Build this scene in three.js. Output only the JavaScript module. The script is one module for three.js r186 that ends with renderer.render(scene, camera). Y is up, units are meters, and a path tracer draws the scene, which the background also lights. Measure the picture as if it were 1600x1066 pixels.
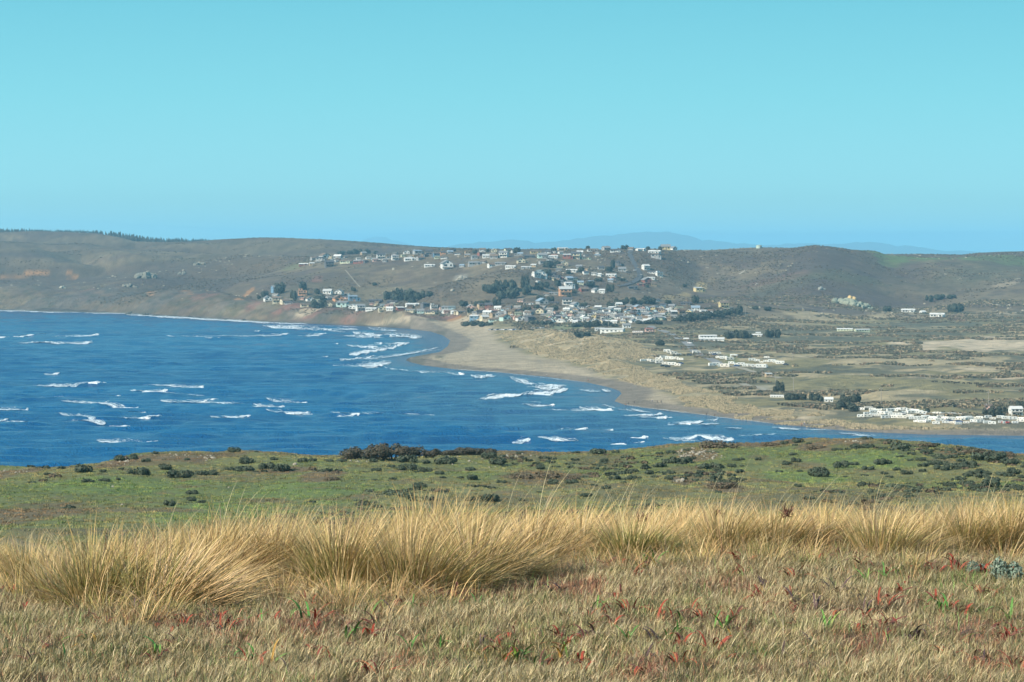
import * as THREE from 'three';
import { mergeGeometries } from 'three/addons/utils/BufferGeometryUtils.js';
import { MarchingCubes } from 'three/addons/objects/MarchingCubes.js';

// ---------------------------------------------------------------- camera, sky, sun, exposure, haze
const F = 4400, EYE = 102;                                   // focal length in photo pixels (1600 wide), eye height above the sea in metres
const PITCH = Math.atan(153 / F), CP = Math.cos(PITCH), SP = Math.sin(PITCH);
const scene = new THREE.Scene();
const camera = new THREE.PerspectiveCamera(2 * Math.atan(533 / F) * 180 / Math.PI, 1600 / 1066, 0.5, 120000);
camera.position.set(0, EYE, 0);
camera.rotation.set(-PITCH, 0, 0);
camera.updateMatrixWorld();

const SUN = new THREE.Vector3(-0.66, 0.58, 0.48).normalize();
const sun = new THREE.DirectionalLight(new THREE.Color().setRGB(1, 0.90, 0.74), 5);
sun.position.copy(SUN).multiplyScalar(3000);
sun.castShadow = true;
sun.shadow.camera.left = -3000; sun.shadow.camera.right = 3000; sun.shadow.camera.top = 3000; sun.shadow.camera.bottom = -3000; sun.shadow.camera.far = 12000;
sun.shadow.mapSize.set(4096, 4096);
scene.add(sun, sun.target);

{ // clear sky: a gradient with height only
  const W = 64, H = 2048, a = new Float32Array(W * H * 4);
  const stops = [[0, .29, .62, .71], [1.2, .265, .615, .69], [3, .20, .56, .645], [5, .145, .48, .59], [12, .105, .39, .50], [30, .055, .22, .37], [90, .03, .12, .26]];
  for (let j = 0; j < H; j++) {
    const e = Math.max(0, (j + .5) / H * 180 - 90);
    let k = 0; while (k < stops.length - 2 && e > stops[k + 1][0]) k++;
    const A = stops[k], B = stops[k + 1], t = Math.min(1, (e - A[0]) / (B[0] - A[0]));
    for (let i = 0; i < W; i++) { const o = (j * W + i) * 4; for (let c = 0; c < 3; c++) a[o + c] = A[c + 1] + (B[c + 1] - A[c + 1]) * t; a[o + 3] = 1; }
  }
  const t = new THREE.DataTexture(a, W, H, THREE.RGBAFormat, THREE.FloatType);
  t.mapping = THREE.EquirectangularReflectionMapping; t.magFilter = t.minFilter = THREE.LinearFilter; t.needsUpdate = true;
  scene.background = t; scene.environment = t;
}
scene.fog = new THREE.FogExp2(new THREE.Color().setRGB(.36, .74, 1), 0.000070);
const renderer = new THREE.WebGLRenderer({ antialias: true });
renderer.toneMapping = THREE.LinearToneMapping; renderer.toneMappingExposure = 1.32;
renderer.shadowMap.enabled = true;

// ---------------------------------------------------------------- helpers
function rng(seed) { let s = seed >>> 0; return () => { s = (s + 0x6d2b79f5) | 0; let t = Math.imul(s ^ (s >>> 15), 1 | s); t = (t + Math.imul(t ^ (t >>> 7), 61 | t)) ^ t; return ((t ^ (t >>> 14)) >>> 0) / 4294967296; }; }
const R = rng(7);
const rr = (a, b) => a + (b - a) * R();
const clamp = (x, a = 0, b = 1) => Math.min(b, Math.max(a, x));
const ss = (a, b, x) => { const t = clamp((x - a) / (b - a)); return t * t * (3 - 2 * t); };
const lerp = (a, b, t) => a + (b - a) * t;
function h2(x, y) { let n = Math.imul(x, 374761393) + Math.imul(y, 668265263) | 0; n = Math.imul(n ^ (n >>> 13), 1274126177); return ((n ^ (n >>> 16)) >>> 0) / 4294967296; }
function vn(x, y) { const i = Math.floor(x), j = Math.floor(y), u = x - i, v = y - j, a = u * u * (3 - 2 * u), b = v * v * (3 - 2 * v); return lerp(lerp(h2(i, j), h2(i + 1, j), a), lerp(h2(i, j + 1), h2(i + 1, j + 1), a), b) * 2 - 1; }
function fbm(x, y, o = 4) { let s = 0, a = .5; for (let k = 0; k < o; k++) { s += a * vn(x + k * 17.3, y - k * 9.1); x *= 2.03; y *= 2.03; a *= .5; } return s; }
const C = (r, g, b) => [r, g, b];
const cmix = (a, b, t) => [lerp(a[0], b[0], t), lerp(a[1], b[1], t), lerp(a[2], b[2], t)];
function poly(pts) { return (x) => { if (x <= pts[0][0]) return pts[0][1]; for (let i = 1; i < pts.length; i++) if (x <= pts[i][0]) { const t = (x - pts[i - 1][0]) / (pts[i][0] - pts[i - 1][0]); return lerp(pts[i - 1][1], pts[i][1], t); } return pts[pts.length - 1][1]; }; }

function ray(px, py) { const u = (px - 800) / F, v = (533 - py) / F, y = v * CP - SP, f = CP + v * SP; return [u / f, y / f]; }
function at(px, py, d) { const r = ray(px, py); return new THREE.Vector3(r[0] * d, EYE + r[1] * d, -d); }
function onLevel(px, py, level = 0) { const r = ray(px, py), d = (EYE - level) / -r[1]; return new THREE.Vector3(r[0] * d, level, -d); }
function hit(height, px, py, d0, d1, step) {                 // where the line of sight first meets a height field
  const r = ray(px, py); let p = d0;
  for (let d = d0; d < d1; d += step) {
    if (EYE + r[1] * d <= height(r[0] * d, -d)) {
      let a = p, b = d; for (let k = 0; k < 12; k++) { const m = (a + b) / 2; if (EYE + r[1] * m <= height(r[0] * m, -m)) b = m; else a = m; }
      return new THREE.Vector3(r[0] * b, EYE + r[1] * b, -b);
    }
    p = d;
  }
  return null;
}

const used = {};
function numbered(n) { const k = used[n] = (used[n] ?? -1) + 1; return k ? n + '_' + String(k).padStart(3, '0') : n; }
function shade(o) { o.traverse((m) => { if (m.isMesh) { m.castShadow = true; m.receiveShadow = true; } }); return o; }
function tag(o, label, category, group) { if (label) o.userData.label = label; if (category) o.userData.category = category; if (group) o.userData.group = group; return o; }
function put(o, name, label, category, group, kind) { o.name = numbered(name); tag(o, label, category, group); if (kind) o.userData.kind = kind; scene.add(shade(o)); return o; }
function part(parent, name, geometry, material) { const m = new THREE.Mesh(geometry, material); m.name = name; parent.add(m); return m; }
const std = (c, rough = .9, extra = {}) => new THREE.MeshStandardMaterial({ color: new THREE.Color().setRGB(...c), roughness: rough, ...extra });
const vcol = (rough = .95, extra = {}) => new THREE.MeshStandardMaterial({ vertexColors: true, roughness: rough, side: THREE.DoubleSide, ...extra });

class Tris {                                                 // collects triangles with one colour each corner
  constructor() { this.p = []; this.c = []; this.n = []; this.i = []; this.uv = []; }
  v(x, y, z, c) { this.p.push(x, y, z); this.c.push(c[0], c[1], c[2]); return this.p.length / 3 - 1; }
  tri(a, b, c) { this.i.push(a, b, c); }
  quad(a, b, c, d) { this.i.push(a, b, c, a, c, d); }
  geo(smooth = false) {
    const g = new THREE.BufferGeometry();
    g.setAttribute('position', new THREE.Float32BufferAttribute(this.p, 3)); g.setAttribute('color', new THREE.Float32BufferAttribute(this.c, 3));
    if (this.uv.length) g.setAttribute('uv', new THREE.Float32BufferAttribute(this.uv, 2));
    g.setIndex(this.i); if (smooth) g.computeVertexNormals();
    return g;
  }
}
function tex(n, f, srgb = false) {
  const a = new Uint8Array(n * n * 4);
  for (let j = 0; j < n; j++) for (let i = 0; i < n; i++) { const v = f(i / n, j / n), o = (j * n + i) * 4; for (let c = 0; c < 3; c++) a[o + c] = clamp(v) * 255; a[o + 3] = 255; }
  const t = new THREE.DataTexture(a, n, n, THREE.RGBAFormat); t.wrapS = t.wrapT = THREE.RepeatWrapping; t.magFilter = t.minFilter = THREE.LinearFilter; t.needsUpdate = true; if (srgb) t.colorSpace = THREE.SRGBColorSpace; return t;
}
function tn(u, v, n) {                                        // noise that tiles over n cells
  const x = u * n, y = v * n, i = Math.floor(x), j = Math.floor(y), a0 = x - i, b0 = y - j, a = a0 * a0 * (3 - 2 * a0), b = b0 * b0 * (3 - 2 * b0), w = (p, q) => h2(((p % n) + n) % n + n * 31, ((q % n) + n) % n + n * 7);
  return lerp(lerp(w(i, j), w(i + 1, j), a), lerp(w(i, j + 1), w(i + 1, j + 1), a), b);
}
const grain = tex(512, (u, v) => .62 + .38 * (.3 * tn(u, v, 23) + .35 * tn(u, v, 71) + .35 * tn(u, v, 190)) * 1.0);
const GR = .81;                                               // mean of the grain
const bumps = tex(512, (u, v) => .4 * tn(u, v, 31) + .35 * tn(u, v, 83) + .25 * tn(u, v, 200));

function sheet(xs, ds, f, skip) {                             // xs(i) -> lateral position as a share of depth, ds -> depths; f(x, z) -> {h, c}
  const nx = xs.length, nd = ds.length, P = new Float32Array(nx * nd * 3), K = new Float32Array(nx * nd * 3), U = new Float32Array(nx * nd * 2), bad = new Uint8Array(nx * nd), I = [];
  for (let j = 0; j < nd; j++) for (let i = 0; i < nx; i++) {
    const d = ds[j], x = xs[i](d), z = -d, r = f(x, z), o = j * nx + i;
    P.set([x, r.h, z], o * 3); if (r.c) K.set(r.c, o * 3); U.set([x, z], o * 2); bad[o] = r.skip ? 1 : 0;
  }
  for (let j = 0; j + 1 < nd; j++) for (let i = 0; i + 1 < nx; i++) { const a = j * nx + i, b = a + 1, c = a + nx, e = c + 1; if (bad[a] && bad[b] && bad[c] && bad[e]) continue; I.push(a, b, e, a, e, c); }
  const g = new THREE.BufferGeometry();
  g.setAttribute('position', new THREE.BufferAttribute(P, 3)); g.setAttribute('color', new THREE.BufferAttribute(K, 3)); g.setAttribute('uv', new THREE.BufferAttribute(U, 2)); g.setIndex(I); g.computeVertexNormals();
  return g;
}
function range(a, b, s) { const o = []; for (let x = a; x < b; x += s) o.push(x); return o; }
function withRepeat(t, k) { const c = t.clone(); c.repeat.set(k, k); c.needsUpdate = true; return c; }
const ord = ['first', 'second', 'third', 'fourth', 'fifth', 'sixth', 'seventh', 'eighth', 'ninth', 'tenth', 'eleventh', 'twelfth', 'thirteenth', 'fourteenth', 'fifteenth', 'sixteenth', 'seventeenth', 'eighteenth', 'nineteenth', 'twentieth', 'twenty-first', 'twenty-second', 'twenty-third', 'twenty-fourth', 'twenty-fifth', 'twenty-sixth', 'twenty-seventh', 'twenty-eighth', 'twenty-ninth', 'thirtieth', ...['first', 'second', 'third', 'fourth', 'fifth', 'sixth', 'seventh', 'eighth', 'ninth'].map((w) => 'thirty-' + w), 'fortieth', ...['first', 'second', 'third', 'fourth', 'fifth', 'sixth', 'seventh', 'eighth', 'ninth'].map((w) => 'forty-' + w), 'fiftieth'];
// ---------------------------------------------------------------- the far shore: heights
const coastPx = [[-500, 478], [-200, 481], [0, 484.5], [60, 487], [130, 488], [200, 491], [300, 496], [400, 502.5], [450, 504.5], [520, 507.5], [600, 511.5], [640, 514], [672, 518], [692, 524], [704, 532], [700, 541], [688, 550], [660, 555], [640, 559], [634, 563], [645, 567], [662, 571], [719, 578], [781, 582], [856, 589], [919, 598], [955, 606], [969, 611], [972, 615], [966, 621], [961, 627], [978, 633], [1005, 637], [1050, 643], [1106, 649], [1144, 654], [1200, 661], [1285, 670], [1350, 675], [1442, 679], [1600, 681], [2300, 682]];
const coast = coastPx.map(([x, y]) => { const p = onLevel(x, y); return [p.x, p.z]; });
const landPoly = [...coast, [(2300 - 800) / F * 9000, -9000], [(-500 - 800) / F * 9000, -9000]];
function inside(P, x, z) { let r = false; for (let i = 0, j = P.length - 1; i < P.length; j = i++) if ((P[i][1] > z) !== (P[j][1] > z) && x < (P[j][0] - P[i][0]) * (z - P[i][1]) / (P[j][1] - P[i][1]) + P[i][0]) r = !r; return r; }
function distTo(P, x, z, closed) { let m = 1e18; for (let i = closed ? 0 : 1, n = P.length; i < n; i++) { const a = P[(i + n - 1) % n], b = P[i], dx = b[0] - a[0], dz = b[1] - a[1], t = clamp(((x - a[0]) * dx + (z - a[1]) * dz) / (dx * dx + dz * dz)), X = x - a[0] - t * dx, Z = z - a[1] - t * dz, q = X * X + Z * Z; if (q < m) m = q; } return Math.sqrt(m); }
const shore = (x, z) => (inside(landPoly, x, z) ? 1 : -1) * distTo(coast, x, z);
const worldPoly = (pts, level = 3) => pts.map(([x, y, l]) => { const p = onLevel(x, y, l ?? level); return [p.x, p.z]; });
const duneFront = [[766, 514], [780, 533], [812, 549], [831, 557], [875, 565], [903, 574], [962, 591], [990, 598], [1031, 607], [1050, 617], [1065, 631], [1102, 634], [1144, 647], [1181, 653], [1246, 659], [1311, 663], [1390, 666], [1495, 667], [1600, 667], [2200, 667]];
const duneBack = [[2200, 661, 5], [1600, 662, 5], [1442, 655, 6], [1390, 650, 7], [1337, 643, 8], [1301, 631, 10], [1280, 624, 10], [1200, 618, 11], [1176, 611, 11], [1152, 602, 11], [1120, 593, 11], [1080, 585, 11], [1060, 575, 11], [1026, 571, 10], [1000, 563, 8], [1000, 558, 8], [1036, 547, 11], [1026, 540, 11], [1000, 528, 11], [960, 524, 11], [900, 518, 11], [830, 515, 10], [766, 512, 7]];
const dunePoly = worldPoly([...duneFront, ...duneBack]);
const sandPoly = worldPoly([...duneFront, [2200, 690], [1600, 690], [1200, 672], [1000, 646], [940, 630], [930, 610], [800, 590], [640, 575], [600, 560], [660, 545], [690, 533], [640, 516], [560, 508], [560, 505], [620, 507], [690, 510], [740, 511]]);
const duneTop = poly([[700, 5], [800, 9], [1080, 9], [1200, 8], [1300, 7], [1360, 4.5], [1450, 2.5], [1600, 1.8]]);

const skyline = poly([[-300, 374], [0, 363], [50, 361], [100, 362], [150, 364], [190, 371], [210, 377], [250, 378], [300, 378], [325, 376], [350, 374], [400, 371.5], [450, 372], [500, 374], [550, 377], [600, 381], [650, 385], [700, 388], [750, 389], [800, 390], [850, 389], [900, 389], [940, 390], [980, 388], [1040, 389], [1060, 391], [1100, 391], [1150, 388.5], [1190, 386.5], [1230, 387.5], [1250, 386.5], [1262, 384.5], [1275, 383.5], [1290, 385], [1330, 390], [1370, 393], [1382, 397], [1450, 398], [1500, 399], [1530, 395.5], [1570, 393.5], [1600, 393], [2000, 391]]);
// each column: ten knots of depth and picture height, from the foot of the shore to the land behind the crest
const columns = [
  [-300, [4400, 481], [4460, 465], [4550, 445], [4700, 428], [4900, 415], [5200, 400], [5700, 378], [6000, 380], [6300, 374], [7500, 378]],
  [0, [4330, 483], [4380, 463], [4480, 441], [4620, 426], [4850, 413], [5150, 399], [5600, 378], [5850, 379], [6200, 363], [7500, 372]],
  [150, [4200, 488], [4240, 471], [4330, 453], [4480, 433], [4680, 418], [4950, 406], [5350, 386], [5650, 386], [6000, 364], [7500, 376]],
  [250, [4000, 492], [4040, 475], [4130, 457], [4280, 437], [4480, 420], [4750, 407], [5200, 392], [5500, 393], [5900, 377], [7500, 380]],
  [400, [3690, 502], [3730, 486], [3800, 468], [3950, 449], [4150, 430], [4400, 414], [4650, 399], [4950, 402], [5600, 371], [7200, 382]],
  [500, [3550, 507], [3585, 489], [3660, 473], [3800, 455], [3980, 436], [4200, 414], [4400, 401], [4800, 405], [5500, 374], [7200, 386]],
  [600, [3430, 511], [3460, 491], [3550, 477], [3680, 462], [3860, 440], [4100, 413], [4320, 399], [4700, 403], [5500, 381], [7200, 388]],
  [700, [3120, 520], [3180, 503], [3280, 487], [3440, 468], [3650, 442], [3950, 410], [4250, 392], [4600, 395], [5300, 388], [7200, 392]],
  [800, [2700, 541], [2950, 520], [3080, 505], [3200, 485], [3400, 462], [3750, 418], [4200, 390], [4600, 396], [5200, 393], [7200, 394]],
  [900, [2500, 553], [2950, 522], [3050, 508], [3150, 488], [3350, 467], [3750, 420], [4200, 389], [4600, 394], [5200, 393], [7200, 394]],
  [1000, [2350, 563], [2850, 525], [3000, 509], [3120, 489], [3350, 467], [3750, 420], [4200, 388], [4600, 394], [5200, 393], [7200, 394]],
  [1100, [2150, 580], [2800, 527], [3050, 509], [3250, 488], [3500, 465], [3850, 425], [4350, 391], [4750, 396], [5300, 395], [7200, 396]],
  [1180, [1950, 601], [2750, 530], [3100, 509], [3350, 490], [3550, 467], [3900, 428], [4450, 386], [4850, 392], [5400, 392], [7200, 394]],
  [1270, [1800, 619], [2700, 533], [3150, 509], [3400, 490], [3560, 467], [3820, 430], [4200, 384], [4600, 392], [5300, 396], [7200, 398]],
  [1340, [1720, 630], [2700, 533], [3200, 507], [3420, 490], [3580, 469], [3850, 432], [4250, 391], [4650, 398], [5300, 398], [7200, 399]],
  [1400, [1620, 644], [2700, 533], [3200, 507], [3430, 491], [3620, 472], [3950, 432], [4400, 397.5], [4800, 401], [5300, 401], [7200, 402]],
  [1500, [1580, 650], [2700, 533], [3200, 507], [3450, 491], [3700, 470], [4050, 430], [4500, 398.5], [4900, 402], [5400, 402], [7200, 403]],
  [1600, [1570, 652], [2700, 533], [3200, 507], [3450, 491], [3700, 470], [4050, 430], [4550, 393], [4950, 397], [5400, 398], [7200, 400]],
  [2200, [1570, 652], [2700, 533], [3200, 507], [3450, 491], [3700, 470], [4050, 430], [4550, 392], [4950, 396], [5400, 398], [7200, 400]],
];
const pyToElev = (px, py, d) => EYE + ray(px, py)[1] * d;
let knotPx = 1e9; const KD = new Float64Array(10), KE = new Float64Array(10), KS = new Float64Array(10);
function knotsAt(px) {
  if (px === knotPx) return; knotPx = px;
  let i = 0; const n = columns.length; const q = clamp(px, columns[0][0], columns[n - 1][0]); while (i < n - 2 && q > columns[i + 1][0]) i++;
  const A = columns[i], B = columns[i + 1], t = (q - A[0]) / (B[0] - A[0]), w = B[0] - A[0];
  for (let k = 0; k < 10; k++) {
    for (let m = 0; m < 2; m++) {
      const g = (c) => columns[clamp(c, 0, n - 1)][k + 1][m];
      const sl = (c) => { const a = clamp(c - 1, 0, n - 1), b = clamp(c + 1, 0, n - 1); return (g(b) - g(a)) / (columns[b][0] - columns[a][0]); };
      const t2 = t * t, t3 = t2 * t, v = g(i) * (2 * t3 - 3 * t2 + 1) + sl(i) * w * (t3 - 2 * t2 + t) + g(i + 1) * (3 * t2 - 2 * t3) + sl(i + 1) * w * (t3 - t2);
      if (m === 0) KD[k] = v; else KE[k] = v;
    }
    if (k === 6 && q >= 690) KE[k] = skyline(q);
    if (k === 8 && q < 690) KE[k] = skyline(q);
    KE[k] = pyToElev(px, KE[k], KD[k]);
  }
  const del = []; for (let k = 0; k < 9; k++) del.push((KE[k + 1] - KE[k]) / (KD[k + 1] - KD[k]));
  KS[0] = del[0]; KS[9] = del[8]; for (let k = 1; k < 9; k++) KS[k] = del[k - 1] * del[k] <= 0 ? 0 : 2 / (1 / del[k - 1] + 1 / del[k]);
}
function baseAt(px, d) {
  knotsAt(px);
  if (d <= KD[0]) return KE[0]; if (d >= KD[9]) return KE[9];
  let k = 0; while (d > KD[k + 1]) k++;
  const w = KD[k + 1] - KD[k], t = (d - KD[k]) / w, t2 = t * t, t3 = t2 * t;
  return KE[k] * (2 * t3 - 3 * t2 + 1) + KS[k] * w * (t3 - 2 * t2 + t) + KE[k + 1] * (3 * t2 - 2 * t3) + KS[k + 1] * w * (t3 - t2);
}
function farInfo(x, z, want) {
  const d = -z, px = x / d * F + 800, s = shore(x, z);
  if (s < -40) return { h: -6, s, px, d, dune: 0, hill: 0 };
  let b = Math.max(baseAt(px, d), 0);
  knotsAt(px);
  const k2 = KD[2], k5 = KD[5], k6 = KD[6];
  let hill = ss(KD[px < 690 ? 1 : 2], KD[3], d) * (1 - .97 * ss(KD[5], k6, d)) + (px < 690 ? ss(k6, KD[7], d) * (1 - ss(KD[7] + 100, KD[8], d)) * .8 : 0);
  const nb = fbm(x / 420 + 3, z / 420 - 7, 4), rid = 1 - Math.abs(vn(x / 170 + .4 * vn(z / 200, 3), z / 420 + 9)) * 2;
  b += hill * (nb * (px < 690 ? 21 : 30) - rid * (px < 690 ? 16 : 11) + vn(x / 70, z / 90) * 3) * ss(0, 25, b - 6);
  let dune = 0;
  if (px > 720 && d < 3200) {
    const dd = distTo(dunePoly, x, z, true) * (inside(dunePoly, x, z) ? 1 : -1);
    dune = ss(-6, 42, dd);
    if (dune > 0) b += dune * (duneTop(px) * (.55 + .45 * ss(10, 110, dd)) + 6.5 * fbm(x / 40, z / 52, 3) + 3.2 * fbm(x / 13 + 5, z / 16, 3));
    else if (d < 3000) b += 1.1 * ss(0, 60, -dd) * (vn(x / 40, z / 60) + vn(x / 13, z / 20) * .8) * ss(40, 120, s);
  }
  if (px < 690 && s > 0) b += ss(2, 12, s) * (1 - ss(60, 130, s)) * (5 * fbm(x / 26, z / 26, 4) + 3 * vn(x / 45, 4)); // broken cliffs
  const cliff = 1 - ss(600, 720, px);
  const beach = s < 0 ? s * .06 : Math.min(3.2, .05 * s);
  const h = s < 0 ? beach : lerp(beach, b, lerp(ss(15, 110, s), ss(1, 26, s), cliff));
  return { h, s, px, d, dune, hill, base: b };
}
const farH = (x, z) => farInfo(x, z).h;

// ---------------------------------------------------------------- what grows and lies on it
const K = {
  brown: C(.118, .088, .058), dry: C(.19, .148, .092), olive: C(.095, .092, .05), green: C(.115, .165, .055), dark: C(.058, .066, .045), purple: C(.098, .072, .062), tan: C(.40, .32, .19), sand: C(.42, .345, .24), bare: C(.52, .42, .29), wet: C(.215, .18, .14),
  orange: C(.47, .235, .085), ice: C(.215, .105, .08), cliff: C(.15, .125, .098), greycliff: C(.088, .082, .074), peak: C(.085, .066, .056), pale: C(.36, .34, .29), field: C(.215, .185, .088), scrub: C(.095, .096, .064), track: C(.30, .27, .21), quarry: C(.40, .31, .14),
};
// patches seen on the hills and the plain: middle and half size in the photo, turned into an ellipse on the ground
const patchSpec = [
  [50, 428, 14, 2, 'orange', .7], [66, 425, 14, 2, 'orange', .75], [104, 423, 6, 1.8, 'orange', .6], [110, 427, 6, 1.8, 'orange', .6], [117, 431, 5, 1.6, 'orange', .6], [112, 436, 8, 1.4, 'orange', .55], [20, 434, 24, 2.5, 'orange', .5], [154, 457, 10, 2.4, 'orange', .65], [168, 460, 12, 2.4, 'orange', .6], [130, 462, 22, 8, 'ice', .7], [236, 458, 7, 3, 'orange', .8], [290, 458, 16, 4, 'orange', .8], [330, 460, 30, 4, 'ice', .6], [393, 454, 5, 2.2, 'orange', .75], [387, 458, 6, 2.2, 'orange', .8], [381, 463, 6, 2, 'orange', .75], [374, 468, 9, 1.8, 'orange', .65], [398, 474, 16, 4, 'ice', .8],
  [60, 390, 150, 16, 'dry', .35], [150, 372, 120, 10, 'dry', .5], [60, 400, 120, 7, 'peak', .6], [200, 432, 150, 13, 'peak', .55], [310, 442, 130, 14, 'peak', .55], [40, 445, 90, 10, 'peak', .45], [430, 440, 60, 12, 'peak', .35], [180, 412, 150, 6, 'dry', .6], [440, 380, 90, 8, 'dry', .5], [470, 398, 70, 5, 'brown', .5],
  [90, 474, 120, 13, 'greycliff', .85], [230, 480, 100, 11, 'greycliff', .75], [340, 486, 80, 9, 'cliff', .75], [380, 475, 30, 4, 'olive', .6], [450, 478, 30, 3.5, 'ice', .95], [500, 483, 44, 3.5, 'ice', .95], [560, 490, 44, 5, 'ice', .7], [455, 494, 34, 6, 'cliff', .85], [482, 487, 24, 4, 'bare', .8], [500, 498, 40, 6, 'greycliff', .8], [560, 499, 60, 6, 'brown', .7], [640, 496, 34, 4, 'ice', .8], [690, 498, 36, 4, 'ice', .85], [695, 505, 34, 3.5, 'orange', .55], [640, 505, 40, 4, 'cliff', .6], [495, 437, 9, 5, 'ice', .6],
  [455, 418, 20, 4, 'green', .35], [580, 440, 60, 10, 'brown', .4], [700, 440, 60, 12, 'brown', .4], [722, 433, 14, 3, 'pale', .5], [750, 450, 40, 10, 'dry', .25],
  [1095, 447, 10, 5, 'quarry', .9], [1070, 462, 10, 4, 'quarry', .5], [1045, 466, 14, 3.5, 'quarry', .5], [1112, 437, 8, 3, 'quarry', .35], [1170, 398, 30, 3, 'dry', .6], [1120, 400, 70, 8, 'brown', .6], [1175, 403, 16, 3, 'purple', .8], [1080, 425, 60, 12, 'purple', .35],
  [1270, 410, 80, 24, 'peak', .9], [1220, 450, 60, 10, 'scrub', .5], [1330, 432, 60, 6, 'olive', .7], [1280, 430, 70, 5, 'olive', .75], [1210, 438, 50, 3, 'ice', .3], [1300, 455, 90, 9, 'purple', .6],
  [1430, 403, 80, 9, 'green', .95], [1550, 402, 90, 9, 'green', .7], [1390, 412, 20, 6, 'green', .6], [1430, 414, 24, 5, 'purple', .7], [1560, 425, 90, 14, 'olive', .6], [1480, 440, 80, 12, 'olive', .35], [1570, 445, 20, 3, 'bare', .4], [1550, 472, 26, 2, 'bare', .7], [1575, 490, 24, 4, 'bare', .4], [1500, 497, 12, 5, 'ice', .7],
  [1290, 488, 70, 6, 'purple', .6], [1200, 478, 30, 5, 'brown', .6], [1300, 496, 90, 5, 'tan', .85], [1160, 512, 80, 3, 'tan', .6], [1230, 505, 60, 3, 'tan', .5], [1380, 492, 30, 4, 'tan', .5], [1250, 517, 90, 5, 'scrub', .8], [1150, 519, 60, 4, 'scrub', .8], [1110, 537, 60, 4, 'scrub', .8], [1280, 530, 160, 4, 'scrub', .8], [1450, 507, 90, 5, 'scrub', .6], [1420, 523, 100, 4, 'scrub', .7], [1240, 541, 24, 2, 'bare', .8], [1300, 547, 90, 3, 'brown', .5],
  [1545, 539, 150, 10, 'bare', 1], [1440, 542, 60, 5, 'bare', .8], [1340, 545, 60, 4, 'tan', .8], [1530, 577, 40, 3, 'bare', .8], [1450, 589, 50, 2, 'bare', .7], [1580, 590, 40, 4, 'bare', .8], [1440, 565, 150, 11, 'tan', .9], [1500, 557, 120, 3, 'scrub', .7], [1420, 575, 60, 4, 'scrub', .7], [1290, 580, 70, 4, 'scrub', .8], [1380, 583, 60, 4, 'scrub', .7], [1150, 583, 70, 4, 'scrub', .9], [1250, 566, 40, 9, 'field', .9], [1140, 560, 16, 8, 'green', .5], [1110, 564, 24, 7, 'field', .9], [1060, 560, 20, 9, 'field', .8], [1200, 590, 60, 7, 'field', .85], [1300, 600, 130, 8, 'field', .9], [1480, 603, 140, 9, 'field', .9], [1270, 612, 50, 4, 'scrub', .6], [1380, 615, 100, 7, 'tan', .85], [1440, 620, 60, 4, 'scrub', .6], [1540, 618, 90, 8, 'field', .8], [1400, 626, 60, 5, 'tan', .6], [1170, 606, 40, 3, 'track', .7],
  [885, 511, 34, 5, 'green', .75], [940, 524, 40, 4, 'field', .6], [800, 507, 30, 6, 'field', .6], [1005, 521, 26, 3, 'ice', .5], [1050, 528, 40, 6, 'scrub', .7], [990, 460, 60, 6, 'dry', .3], [920, 470, 60, 5, 'dry', .35], [930, 497, 130, 14, 'track', .3],
];
let patches = null;
function makePatches() {
  patches = [];
  for (const [px, py, rx, ry, k, w] of patchSpec) {
    const m = hit(farH, px, py, 1480, 7400, 12), a = hit(farH, px, py - ry, 1480, 7400, 12), b = hit(farH, px, py + ry, 1480, 7400, 12);
    if (!m) continue; const d = -m.z, d1 = Math.min(a ? -a.z : d + 60, d + 500), d0 = b ? -b.z : d - 30;
    patches.push({ u: m.x / d, ru: rx / F, d0, d, d1, k: K[k], w, s: h2(px | 0, py | 0) * 50 });
  }
}
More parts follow.
